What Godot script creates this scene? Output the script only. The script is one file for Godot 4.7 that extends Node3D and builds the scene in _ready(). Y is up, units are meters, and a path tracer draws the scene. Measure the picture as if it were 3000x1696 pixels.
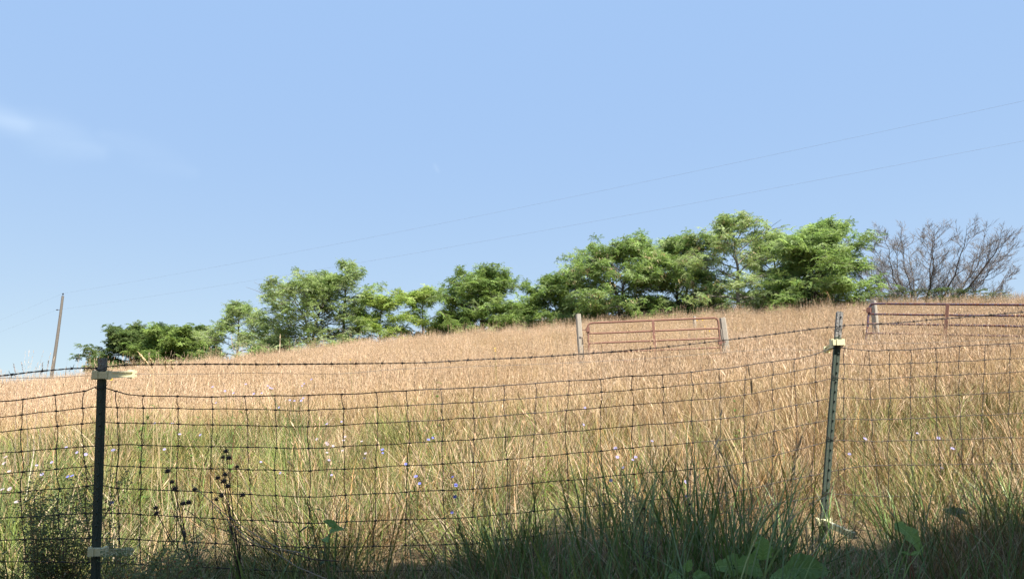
extends Node3D

# ---------------------------------------------------------------- camera model (photograph pixels, 3000 x 1696)
const FOCAL := 1990.0
const TILT := 0.15061          # the lens points 8.6 degrees above the horizon
const EYE := Vector3(0, 1.6, 0)

var rng := RandomNumberGenerator.new()
var noise := FastNoiseLite.new()
var patch := FastNoiseLite.new()
var used := {}
var M := {}

# ---------------------------------------------------------------- mesh collector
class MB:
	var v := PackedVector3Array()
	var n := PackedVector3Array()
	var c := PackedColorArray()
	var ix := PackedInt32Array()

	func add(p: Vector3, nn: Vector3, col: Color) -> int:
		v.append(p); n.append(nn); c.append(col)
		return v.size() - 1

	func tri(a: Vector3, b: Vector3, d: Vector3, col: Color) -> void:
		var nn := (d - a).cross(b - a).normalized()
		var i := add(a, nn, col); add(b, nn, col); add(d, nn, col)
		ix.append_array(PackedInt32Array([i, i + 1, i + 2]))

	func quad(a: Vector3, b: Vector3, d: Vector3, e: Vector3, col: Color) -> void:
		var nn := (d - a).cross(b - a).normalized()
		var i := add(a, nn, col); add(b, nn, col); add(d, nn, col); add(e, nn, col)
		ix.append_array(PackedInt32Array([i, i + 1, i + 2, i, i + 2, i + 3]))

	func box(center: Vector3, half: Vector3, basis: Basis, col: Color) -> void:
		var q := []
		for i in 8:
			q.append(center + basis * Vector3(half.x * (1 if i & 1 else -1), half.y * (1 if i & 2 else -1), half.z * (1 if i & 4 else -1)))
		for f in [[4, 6, 7, 5], [1, 3, 2, 0], [5, 7, 3, 1], [0, 2, 6, 4], [6, 2, 3, 7], [0, 4, 5, 1]]:
			quad(q[f[0]], q[f[1]], q[f[2]], q[f[3]], col)

	# a round tube through points, one radius for each point
	func tube(pts: Array, rad: Array, sides: int, col: Color, caps := true) -> void:
		var count := pts.size()
		if count < 2: return
		var t0: Vector3 = (pts[1] - pts[0]).normalized()
		var side := t0.cross(Vector3.UP if absf(t0.y) < 0.9 else Vector3.RIGHT).normalized()
		var start := v.size()
		for i in count:
			var t: Vector3 = (pts[mini(i + 1, count - 1)] - pts[maxi(i - 1, 0)]).normalized()
			side = (side - t * side.dot(t)).normalized()
			var up := t.cross(side)
			var r: float = rad[mini(i, rad.size() - 1)]
			for k in sides:
				var a := TAU * k / sides
				var d := side * cos(a) + up * sin(a)
				add(pts[i] + d * r, d, col)
		for i in count - 1:
			for k in sides:
				var a := start + i * sides + k
				var b := start + i * sides + (k + 1) % sides
				ix.append_array(PackedInt32Array([a, b + sides, b, a, a + sides, b + sides]))
		if caps:
			for e in 2:
				var at := 0 if e == 0 else count - 1
				var tn: Vector3 = (pts[0] - pts[1]).normalized() if e == 0 else (pts[count - 1] - pts[count - 2]).normalized()
				var m := add(pts[at], tn, col)
				var ring := []
				for k in sides:
					ring.append(add(v[start + at * sides + k], tn, col))
				for k in sides:
					if e == 0: ix.append_array(PackedInt32Array([m, ring[k], ring[(k + 1) % sides]]))
					else: ix.append_array(PackedInt32Array([m, ring[(k + 1) % sides], ring[k]]))

	# a bent, tapering grass blade
	func blade(base: Vector3, az: float, a0: float, a1: float, length: float, width: float, segs: int, col: Color, twist := 0.0, fold := 0.0) -> void:
		var hd := Vector3(cos(az), 0, sin(az))
		var sd := Vector3(-sin(az), 0, cos(az)).rotated(Vector3.UP, twist)
		var p := base
		var start := v.size()
		for i in segs + 1:
			var t := float(i) / segs
			var a := a0 + a1 * t * t
			var dir := hd * sin(a) + Vector3.UP * cos(a)
			var nn := dir.cross(sd).normalized()
			var w := width * 0.5 * (1.0 - t * t * t) * (0.6 + 0.4 * minf(1.0, t * 4.0))
			if i == segs:
				add(p, nn, col)
			else:
				add(p - sd * w + nn * fold * w, nn, col); add(p + sd * w + nn * fold * w, nn, col)
			p += dir * (length / segs)
		for i in segs:
			var a := start + i * 2
			if i == segs - 1:
				ix.append_array(PackedInt32Array([a, a + 1, a + 2]))
			else:
				ix.append_array(PackedInt32Array([a, a + 1, a + 3, a, a + 3, a + 2]))

	# a leaf: folded along its midrib, point at the tip
	func leaf(base: Vector3, dir: Vector3, up: Vector3, length: float, width: float, col: Color, droop := 0.2) -> void:
		var s := dir.cross(up).normalized()
		var u := s.cross(dir).normalized()
		var m := base + dir * length * 0.45 + u * length * 0.06
		var tip := base + dir * length - u * length * droop
		var l := m - s * width * 0.5 + u * width * 0.12
		var r := m + s * width * 0.5 + u * width * 0.12
		tri(base, l, m, col); tri(base, m, r, col)
		tri(l, tip, m, col); tri(m, tip, r, col)

	func ball(center: Vector3, r: Vector3, col: Color, rings := 5, sides := 7) -> void:
		var start := v.size()
		for i in rings + 1:
			var a := PI * i / rings
			for k in sides:
				var b := TAU * k / sides
				var d := Vector3(sin(a) * cos(b), cos(a), sin(a) * sin(b))
				add(center + d * r, d, col)
		for i in rings:
			for k in sides:
				var a := start + i * sides + k
				var b := start + i * sides + (k + 1) % sides
				ix.append_array(PackedInt32Array([a, b + sides, b, a, a + sides, b + sides]))

	func mesh() -> ArrayMesh:
		var arr := []
		arr.resize(Mesh.ARRAY_MAX)
		arr[Mesh.ARRAY_VERTEX] = v
		arr[Mesh.ARRAY_NORMAL] = n
		arr[Mesh.ARRAY_COLOR] = c
		arr[Mesh.ARRAY_INDEX] = ix
		var m := ArrayMesh.new()
		m.add_surface_from_arrays(Mesh.PRIMITIVE_TRIANGLES, arr)
		return m

class Bag:                     # places and tints of the copies of one small mesh
	var t: Array[Transform3D] = []
	var c := PackedColorArray()
	func put(tr: Transform3D, col: Color) -> void:
		t.append(tr); c.append(col)

# ---------------------------------------------------------------- node helpers
func numbered(called: String) -> String:
	var k: int = used.get(called, 0)
	used[called] = k + 1
	return called if k == 0 else "%s_%03d" % [called, k]

func tag(o: Node3D, label: String, category: String, group := "", kind := "") -> Node3D:
	o.set_meta("label", label); o.set_meta("category", category)
	if group != "": o.set_meta("group", group)
	if kind != "": o.set_meta("kind", kind)
	return o

func thing(called: String, at: Vector3, label: String, category: String, group := "") -> Node3D:
	var o := Node3D.new()
	o.name = numbered(called)
	add_child(o)
	o.position = at
	tag(o, label, category, group)
	return o

func part(called: String, mb: MB, mat: Material, parent: Node3D) -> MeshInstance3D:
	return part_mesh(called, mb.mesh(), mat, parent)

func part_mesh(called: String, mesh: Mesh, mat: Material, parent: Node3D, tr := Transform3D()) -> MeshInstance3D:
	var o := MeshInstance3D.new()
	o.name = called if parent != self else numbered(called)
	o.mesh = mesh
	o.material_override = mat
	o.transform = tr
	parent.add_child(o, true)
	return o

func copies(called: String, mesh: Mesh, bag: Bag, mat: Material, parent: Node3D) -> MultiMeshInstance3D:
	var mm := MultiMesh.new()
	mm.transform_format = MultiMesh.TRANSFORM_3D
	mm.use_colors = true
	mm.mesh = mesh
	mm.instance_count = bag.t.size()
	for i in bag.t.size():
		mm.set_instance_transform(i, bag.t[i])
		mm.set_instance_color(i, bag.c[i])
	var o := MultiMeshInstance3D.new()
	o.name = called
	o.multimesh = mm
	o.material_override = mat
	parent.add_child(o, true)
	return o

func R(a: float, b: float) -> float:
	return rng.randf_range(a, b)

func tint(lo: float, hi: float, warm := 0.0) -> Color:
	var k := R(lo, hi)
	var w := R(-warm, warm)
	return Color(k * (1 + w), k, k * (1 - w))

func pick(a: Array) -> Color:
	var c: Color = a[rng.randi() % a.size()]
	var k := R(0.85, 1.15)
	return Color(c.r * k, c.g * k, c.b * k)

# ---------------------------------------------------------------- where a pixel of the photograph lies at a given distance
func ray(x: float, y: float) -> Vector3:
	var u := (x - 1500.0) / FOCAL
	var w := (848.0 - y) / FOCAL
	return Vector3(u, w * cos(TILT) + sin(TILT), -(cos(TILT) - w * sin(TILT)))

func px(x: float, y: float, d: float) -> Vector3:
	var r := ray(x, y)
	return EYE + r * (d / -r.z)

const F1 := Vector2(-1.87, 3.1)       # the two fence posts, (x, distance)
const F2 := Vector2(1.86, 3.9)
func fence_px(x: float, y: float, toward := 0.0) -> Vector3:
	var r := ray(x, y)
	var s := (F2 - F1).normalized()
	var nn := Vector2(-s.y, s.x)
	var t := (F1.dot(nn) - toward) / (Vector2(r.x, -r.z).dot(nn))
	return EYE + r * t

# ---------------------------------------------------------------- the lie of the land
const SKY_S := [-1.6, -1.1, -0.754, -0.45, -0.226, 0.0, 0.251, 0.452, 0.628, 0.9, 1.6]
const SKY_E := [-0.06, -0.02, 0.014, 0.050, 0.079, 0.101, 0.121, 0.1355, 0.1435, 0.15, 0.155]
const MID_E := [-0.05, -0.01, 0.022, 0.045, 0.062, 0.071, 0.082, 0.103, 0.121, 0.135, 0.150]
func slope_at(table: Array, s: float) -> float:
	if s <= SKY_S[0]: return table[0]
	for i in SKY_S.size() - 1:
		if s <= SKY_S[i + 1]:
			var t: float = (s - SKY_S[i]) / (SKY_S[i + 1] - SKY_S[i])
			return lerpf(table[i], table[i + 1], smoothstep(0.0, 1.0, t) * 0.3 + t * 0.7)
	return table[-1]

func crest(s: float) -> float:
	return 42.0 + 32.0 * clampf(-s, 0.0, 1.2)

func rel(x: float, d: float) -> float:
	if d < 3.0:
		var t := smoothstep(-0.6, 3.0, d)
		return lerpf(-1.62, -0.96 + 0.05 * x, t)
	var s := x / d
	var near := 0.08 + 0.05 * clampf(s, -2, 2)
	var e := lerpf(near, slope_at(MID_E, s), smoothstep(5.0, 16.0, d))
	e = lerpf(e, slope_at(SKY_E, s), smoothstep(17.0, 42.0, d))
	var r := -1.2 + d * e
	var k := d - crest(s)
	if k > 0.0:
		r -= 0.004 * k * k if k < 60.0 else 14.4 + 0.48 * (k - 60.0)
	return maxf(r, -30.0)

func land(x: float, d: float) -> float:
	return EYE.y + rel(x, d) + noise.get_noise_2d(x * 1.3, d * 1.3) * 0.06 * clampf(absf(d) * 0.2, 0.2, 2.0)

func ground(x: float, d: float, up := 0.0) -> Vector3:
	return Vector3(x, land(x, d) + up, -d)

# ---------------------------------------------------------------- materials
func mat(called: String, rough: float, back := Color.BLACK, spec := 0.3) -> StandardMaterial3D:
	var m := StandardMaterial3D.new()
	m.resource_name = called
	m.vertex_color_use_as_albedo = true
	m.roughness = rough
	m.metallic_specular = spec
	m.cull_mode = BaseMaterial3D.CULL_DISABLED
	if back != Color.BLACK:
		m.backlight_enabled = true
		m.backlight = back
	return m

func noisy(called: String, ramp: Array, freq: float, scale: Vector3, rough := 0.85, world := true, bump := 0.0) -> StandardMaterial3D:
	var m := mat(called, rough)
	var f := FastNoiseLite.new()
	f.seed = called.hash() % 1000
	f.frequency = freq
	f.fractal_octaves = 5
	var g := Gradient.new()
	g.offsets = PackedFloat32Array(ramp.map(func(a): return a[0]))
	g.colors = PackedColorArray(ramp.map(func(a): return Color(a[1][0], a[1][1], a[1][2]).linear_to_srgb()))
	var t := NoiseTexture2D.new()
	t.width = 512; t.height = 512; t.seamless = true
	t.noise = f; t.color_ramp = g
	m.albedo_texture = t
	m.uv1_triplanar = true
	m.uv1_world_triplanar = world
	m.uv1_scale = scale
	if bump > 0.0:
		var h := NoiseTexture2D.new()
		h.width = 512; h.height = 512; h.seamless = true; h.noise = f
		m.heightmap_enabled = true
		m.heightmap_texture = h
		m.heightmap_scale = bump
	return m

func make_materials() -> void:
	M.grass = mat("grass_blades", 0.7, Color(0.3, 0.3, 0.3), 0.3)
	M.gloss = mat("glossy_blades", 0.42, Color(0.45, 0.45, 0.45), 0.5)
	M.leaf = mat("leaves", 0.55, Color(0.95, 0.95, 0.85), 0.3)
	M.twig = mat("twigs", 0.9)
	M.petal = mat("petals", 0.8, Color(0.5, 0.5, 0.5))
	M.soil = noisy("thatch_and_soil", [[0.0, [0.10, 0.07, 0.04]], [0.4, [0.19, 0.135, 0.075]], [0.7, [0.28, 0.21, 0.12]], [1.0, [0.15, 0.14, 0.06]]], 0.03, Vector3.ONE * 1.4, 0.95)
	M.bark = noisy("bark", [[0.0, [0.05, 0.042, 0.035]], [0.5, [0.11, 0.095, 0.078]], [1.0, [0.20, 0.18, 0.15]]], 0.03, Vector3(3, 0.7, 3), 0.95)
	M.pale_bark = noisy("grey_bark", [[0.0, [0.12, 0.105, 0.09]], [0.5, [0.21, 0.19, 0.165]], [1.0, [0.32, 0.30, 0.26]]], 0.03, Vector3(3, 0.7, 3), 0.95)
	M.pole = noisy("weathered_pole_wood", [[0.0, [0.085, 0.075, 0.065]], [0.5, [0.16, 0.145, 0.125]], [1.0, [0.24, 0.22, 0.195]]], 0.03, Vector3(4, 0.25, 4), 0.9)
	M.post_wood = noisy("weathered_post_wood", [[0.0, [0.172, 0.148, 0.117]], [0.4, [0.328, 0.296, 0.242]], [1.0, [0.437, 0.406, 0.351]]], 0.03, Vector3(9, 0.8, 9), 0.9, true)
	M.rust = noisy("rusted_gate_tube", [[0.0, [0.08, 0.032, 0.024]], [0.35, [0.145, 0.058, 0.040]], [0.52, [0.18, 0.080, 0.055]], [0.62, [0.24, 0.13, 0.095]], [0.68, [0.38, 0.33, 0.29]], [0.74, [0.16, 0.07, 0.05]], [1.0, [0.11, 0.045, 0.033]]], 0.06, Vector3.ONE * 3.0, 0.75)
	M.rust_sky_sheen = noisy("gate_tube_half_rusted", [[0.0, [0.112, 0.038, 0.022]], [0.5, [0.150, 0.056, 0.034]], [0.56, [0.075, 0.075, 0.120]], [1.0, [0.150, 0.158, 0.225]]], 0.02, Vector3.ONE * 1.6, 0.5)  # the blue-grey part puts the sky's reflection into the tube colour
	M.green_paint = noisy("green_post_paint", [[0.0, [0.036, 0.054, 0.042]], [0.5, [0.058, 0.080, 0.063]], [0.72, [0.080, 0.10, 0.082]], [0.79, [0.15, 0.078, 0.05]], [0.87, [0.17, 0.08, 0.055]], [1.0, [0.34, 0.34, 0.31]]], 0.03, Vector3.ONE * 9.0, 0.55)
	M.grey_tip = noisy("chalky_post_tip", [[0.0, [0.12, 0.055, 0.035]], [0.25, [0.13, 0.12, 0.11]], [0.6, [0.26, 0.26, 0.25]], [1.0, [0.36, 0.36, 0.35]]], 0.02, Vector3.ONE * 10.0, 0.7)
	M.cream = noisy("yellowed_plastic", [[0.0, [0.58, 0.53, 0.29]], [0.5, [0.72, 0.68, 0.43]], [1.0, [0.80, 0.76, 0.54]]], 0.03, Vector3.ONE * 9.0, 0.4)
	M.wire = noisy("dark_weathered_wire", [[0.0, [0.035, 0.03, 0.028]], [0.6, [0.065, 0.06, 0.058]], [0.85, [0.11, 0.06, 0.04]], [1.0, [0.12, 0.115, 0.11]]], 0.02, Vector3.ONE * 6.0, 0.55)
	M.bright_wire = noisy("galvanised_wire", [[0.0, [0.10, 0.10, 0.10]], [1.0, [0.22, 0.215, 0.21]]], 0.02, Vector3.ONE * 4.0, 0.5)
	M.dark = mat("dark_ceramic", 0.4)
	M.line = mat("power_line_wire", 0.6)
	for k in ["wire", "bright_wire"]:
		M[k].metallic = 0.3

# ================================================================ build
func _ready() -> void:
	rng.seed = 20240817
	noise.seed = 5; noise.frequency = 0.12
	patch.seed = 11; patch.frequency = 0.16; patch.fractal_octaves = 3

	var cam := Camera3D.new()
	cam.name = "camera"
	cam.position = EYE
	cam.rotation = Vector3(TILT, 0, 0)
	cam.fov = rad_to_deg(2.0 * atan(848.0 / FOCAL))
	cam.near = 0.05
	cam.far = 6000.0
	cam.current = true
	add_child(cam)

	var sky := ProceduralSkyMaterial.new()
	sky.sky_top_color = Color(0.142, 0.218, 0.350).linear_to_srgb()
	sky.sky_horizon_color = Color(0.272, 0.340, 0.364).linear_to_srgb()
	sky.sky_curve = 0.10
	sky.ground_bottom_color = Color(0.09, 0.08, 0.05).linear_to_srgb()
	sky.ground_horizon_color = Color(0.17, 0.16, 0.14).linear_to_srgb()
	sky.sun_angle_max = 12.0
	sky.sky_cover = cirrus()
	sky.sky_cover_modulate = Color(0.62, 0.60, 0.50, 1.0)
	var env := Environment.new()
	env.background_mode = Environment.BG_SKY
	env.sky = Sky.new()
	env.sky.sky_material = sky
	env.tonemap_mode = Environment.TONE_MAPPER_LINEAR
	env.tonemap_exposure = 2.6
	env.sdfgi_enabled = true
	env.ssao_enabled = true
	env.ssil_enabled = true
	var we := WorldEnvironment.new()
	we.name = "environment"
	we.environment = env
	add_child(we)

	var sun := DirectionalLight3D.new()
	sun.name = "sun"
	sun.light_energy = 1.6
	sun.light_color = Color(1.0, 0.97, 0.925)
	sun.light_angular_distance = 0.53
	sun.shadow_enabled = true
	add_child(sun)
	sun.look_at_from_position(to_sun() * 50.0, Vector3.ZERO, Vector3.UP)

	make_materials()
	build_ground()
	build_trees()
	build_shade_trees()
	build_poles()
	build_gates()
	build_fence()
	build_grass()
	build_plants()

func to_sun() -> Vector3:
	return Vector3(0.33, 0.86, 0.39).normalized()

# thin high cloud: one wisp low in the west and a few fainter ones around the sky
func cirrus() -> ImageTexture:
	var w := 2048
	var h := 1024
	var im := Image.create(w, h, false, Image.FORMAT_RGBA8)
	im.fill(Color(0, 0, 0, 0))
	var f := FastNoiseLite.new()
	f.seed = 3; f.frequency = 0.02; f.fractal_octaves = 4
	var wisps := []   # from, to (pixels of the panorama), thickness, strength
	var place := func(x: float, y: float) -> Vector2:
		var r := ray(x, y).normalized()
		return Vector2(fposmod(atan2(r.x, -r.z) / TAU, 1.0) * w, acos(r.y) / PI * h)
	wisps.append([place.call(-260, 290), place.call(60, 365), 7.0, 0.085])
	wisps.append([place.call(0, 345), place.call(290, 440), 7.0, 0.08])
	wisps.append([place.call(300, 395), place.call(560, 500), 6.0, 0.035])
	wisps.append([place.call(1269, 478), place.call(1282, 503), 0.55, 0.12])
	for p in [[400, 330, 90, 24], [620, 300, 120, 20], [1250, 340, 110, 30], [1500, 270, 90, 22], [880, 250, 100, 30]]:
		wisps.append([Vector2(p[0], p[1]), Vector2(p[0] + p[2], p[1] + p[3]), 7.0, 0.08])
	for q in wisps:
		var a: Vector2 = q[0]
		var b: Vector2 = q[1]
		var th: float = q[2]
		var ab := b - a
		for y in range(maxi(0, int(minf(a.y, b.y) - 3 * th)), mini(h - 1, int(maxf(a.y, b.y) + 3 * th))):
			for x in range(maxi(0, int(minf(a.x, b.x) - 3 * th)), mini(w - 1, int(maxf(a.x, b.x) + 3 * th))):
				var p := Vector2(x, y)
				var t := clampf((p - a).dot(ab) / ab.length_squared(), 0.0, 1.0)
				var dist := (p - a - ab * t).length() / (th * (0.35 + 0.65 * sin(PI * clampf(t * 0.9 + 0.05, 0, 1))))
				var k: float = q[3] * exp(-dist * dist) * (0.75 + 0.5 * f.get_noise_2d(x * 0.7 + y * 2.0, y * 3.0))
				var old := im.get_pixel(x, y).a
				im.set_pixel(x, y, Color(1, 1, 1, clampf(old + k, 0, 1)))
	return ImageTexture.create_from_image(im)

# ---------------------------------------------------------------- ground
func build_ground() -> void:
	var xs := []
	var x := 0.0
	while x < 1500.0:
		xs.append(x)
		x += 0.5 + x * 0.05
	var all := []
	for i in range(xs.size() - 1, 0, -1): all.append(-xs[i])
	all.append_array(xs)
	var ds := []
	var d := -60.0
	while d < 3000.0:
		ds.append(d)
		d += 4.0 if d < -6.0 else 0.35 if d < 12.0 else 0.35 + (d - 12.0) * 0.045
	var mb := MB.new()
	for dd in ds:
		for xx in all:
			var p := ground(xx, dd)
			var e := 0.3 + absf(dd) * 0.01
			var nn := Vector3(land(xx - e, dd) - land(xx + e, dd), 2 * e, -(land(xx, dd - e) - land(xx, dd + e))).normalized()
			mb.add(p, nn, Color.WHITE)
	var nx := all.size()
	for j in ds.size() - 1:
		for i in nx - 1:
			var a := j * nx + i
			mb.ix.append_array(PackedInt32Array([a, a + nx, a + nx + 1, a, a + nx + 1, a + 1]))
	var o := part("ground", mb, M.soil, self)
	tag(o, "grassy hillside rising from the roadside to a crest of trees", "ground", "", "structure")

# ---------------------------------------------------------------- trees
func spray_mesh(seed_: int, fronds: int, leaflets: int, size: float, lw: float, ll: float) -> ArrayMesh:
	var keep := rng.state
	rng.seed = seed_
	var mb := MB.new()
	for f in fronds:
		var az := TAU * f / fronds + R(-0.5, 0.5)
		var el := R(-0.10, 0.30)
		var dir := Vector3(cos(az) * cos(el), sin(el), sin(az) * cos(el))
		var len_ := size * R(0.65, 1.1)
		var base := Vector3(R(-0.1, 0.1), R(-0.05, 0.05), R(-0.1, 0.1)) * size * 2.0
		for k in leaflets:
			var t := (k + 1.0) / leaflets
			var p := base + dir * len_ * t + Vector3.DOWN * len_ * 0.35 * t * t
			var side := dir.cross(Vector3.UP).normalized() * (1 if k % 2 else -1)
			var ld := (side + dir * 0.5 + Vector3(R(-0.3, 0.3), R(-0.5, 0.3), R(-0.3, 0.3))).normalized()
			var up := (Vector3(0, 0.55, 0) + Vector3(R(-1, 1), R(-0.2, 0.6), R(-1, 1))).normalized()
			var s := ld.cross(up).normalized() * lw * R(0.7, 1.2)
			var l := ld * ll * R(0.7, 1.2)
			var k2 := R(0.8, 1.2)
			mb.quad(p - s * 0.3, p + l * 0.5 - s, p + l, p + l * 0.5 + s, Color(k2, k2, k2))
	rng.state = keep
	return mb.mesh()

func curve(a: Vector3, b: Vector3, bend: Vector3, n_: int, wob: float) -> Array:
	var out := []
	for i in n_ + 1:
		var t := float(i) / n_
		var p := a.lerp(b, t) + bend * (4.0 * t * (1.0 - t))
		if i > 0 and i < n_: p += Vector3(R(-wob, wob), R(-wob, wob), R(-wob, wob))
		out.append(p)
	return out

func at_curve(c: Array, t: float) -> Vector3:
	var k := clampf(t, 0, 1) * (c.size() - 1)
	var i := mini(int(k), c.size() - 2)
	return (c[i] as Vector3).lerp(c[i + 1], k - i)

func radii(r0: float, r1: float, n_: int) -> Array:
	var out := []
	for i in n_ + 1: out.append(lerpf(r0, r1, float(i) / n_))
	return out

# o: height, radius, stems, limbs, low (crown start), leaf (palette), dense, lean, pods, spire, flat
func tree(called: String, label: String, group: String, base: Vector3, o: Dictionary) -> Node3D:
	var t := thing(called, base, label, "tree", group)
	var H: float = o.height
	var Rr: float = o.radius
	var low: float = o.get("low", 0.15)
	var wood := MB.new()
	var twigs := MB.new()
	var bag := Bag.new()
	var pods := Bag.new()
	var stems: int = o.get("stems", 1)
	var tr: float = o.get("trunk", H * 0.022)
	var pal: Array = o.leaf
	var wcol := Color.WHITE
	var tcol: Color = o.get("twig", Color(0.13, 0.115, 0.10))
	for s in stems:
		var sa := TAU * s / stems + R(-0.4, 0.4)
		var spread := 0.0 if stems == 1 else R(0.15, 0.4) * Rr
		var top := Vector3(cos(sa) * spread, H * (0.93 if s == 0 else R(0.7, 0.9)), sin(sa) * spread)
		if s == 0: top += Vector3(o.get("lean", 0.0) * H, 0, 0)
		var trunk := curve(Vector3(cos(sa), -0.4 / maxf(H, 1) * H, sin(sa)) * Vector3(0.12, 1, 0.12), top, Vector3(R(-0.3, 0.3), 0, R(-0.3, 0.3)) - Vector3(cos(sa), 0, sin(sa)) * spread * 0.3, 9, H * 0.008)
		wood.tube(trunk, radii(tr * (1.0 if s == 0 else 0.8), tr * 0.12, 9), 7, wcol)
		var nl: int = int(o.get("limbs", 14) / (1.0 if s == 0 else 1.6))
		for l in nl:
			var ft := (l + R(0.0, 0.8)) / nl
			var tt := lerpf(low * 0.4, 0.97, pow(ft, 0.9))
			var from := at_curve(trunk, tt)
			var az := l * 2.39996 + R(-0.5, 0.5) + sa
			var prof := pow(sin(PI * clampf(0.32 + 0.66 * ft, 0, 1)), o.get("power", 0.8))
			var len_ := Rr * prof * R(0.55, 1.15) + H * 0.04
			var el := lerpf(o.get("el_low", 0.05) - 0.1, o.get("el_high", 0.95), ft) + R(-0.15, 0.15)
			var to := from + Vector3(cos(az) * cos(el), sin(el), sin(az) * cos(el)) * len_
			to.y = minf(to.y, H * R(0.86, 1.03))
			var limb := curve(from, to, Vector3.UP * len_ * R(0.02, 0.14), 6, len_ * 0.025)
			wood.tube(limb, radii(maxf(tr * 0.42 * (1.0 - 0.6 * ft), 0.022), 0.010, 6), 5, wcol, false)
			var ns := int(o.get("subs", 9))
			for q in ns:
				var st := lerpf(0.25, 1.0, (q + R(0.1, 0.9)) / ns)
				var sf := at_curve(limb, st)
				var saz := az + (1 if q % 2 else -1) * R(0.35, 1.1)
				var sel := R(-0.35, 0.6) + el * 0.35
				var sl := (len_ * 0.42 * (1.15 - 0.5 * st) + 0.25) * R(0.7, 1.2)
				var stt := sf + Vector3(cos(saz) * cos(sel), sin(sel), sin(saz) * cos(sel)) * sl
				var sub := curve(sf, stt, Vector3.UP * sl * R(-0.05, 0.12), 4, sl * 0.04)
				twigs.tube(sub, radii(0.024, 0.009, 4), 3, tcol, false)
				var nsp := int(o.get("dense", 8) * R(0.4, 1.05))
				if R(0, 1) < o.get("gaps", 0.18): nsp = 0
				for k in nsp:
					var at = at_curve(sub, R(0.2, 1.08)) + Vector3(R(-1, 1), R(-0.75, 0.75), R(-1, 1)) * o.get("fuzz", 0.36)
					var b := Basis(Vector3.UP, R(0, TAU)).rotated(Vector3(R(-1, 1), 0, R(-1, 1)).normalized(), R(0.0, 1.1)).scaled(Vector3.ONE * R(0.75, 1.25) * o.get("size", 1.0))
					if R(0, 1) < o.get("pods", 0.0):
						pods.put(Transform3D(b, at - Vector3(0, 0.08, 0)), pick([Color(0.42, 0.33, 0.17), Color(0.50, 0.42, 0.24), Color(0.33, 0.22, 0.12)]))
					else:
						var lk := R(0.72, 1.38)
						bag.put(Transform3D(b, at), pick(pal) * Color(lk, lk, lk))
		if o.get("dead", 0) > 0 and s == 0:
			for l in int(o.dead):
				var from := at_curve(trunk, R(0.03, 0.3))
				var az := R(0, TAU)
				var len_ := Rr * R(0.4, 1.0)
				var to := from + Vector3(cos(az), R(-0.12, 0.2), sin(az)) * len_
				var limb := curve(from, to, Vector3.UP * len_ * 0.08, 5, len_ * 0.05)
				twigs.tube(limb, radii(0.03, 0.008, 5), 4, Color(0.25, 0.23, 0.2), false)
				for q in 6:
					var sf := at_curve(limb, R(0.3, 1))
					twigs.tube(curve(sf, sf + Vector3(R(-1, 1), R(-0.2, 0.6), R(-1, 1)) * 0.7, Vector3.ZERO, 3, 0.06), radii(0.014, 0.006, 3), 3, Color(0.26, 0.24, 0.21), false)
	part("trunk", wood, o.get("bark", M.bark), t)
	part("twigs", twigs, M.twig, t).set_meta("kind", "stuff")
	copies("crown", o.get("mesh", M.spray[0]), bag, M.leaf, t).set_meta("kind", "stuff")
	if pods.t.size() > 0:
		copies("seed_pods", M.pod_mesh, pods, M.petal, t).set_meta("kind", "stuff")
	return t

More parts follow.
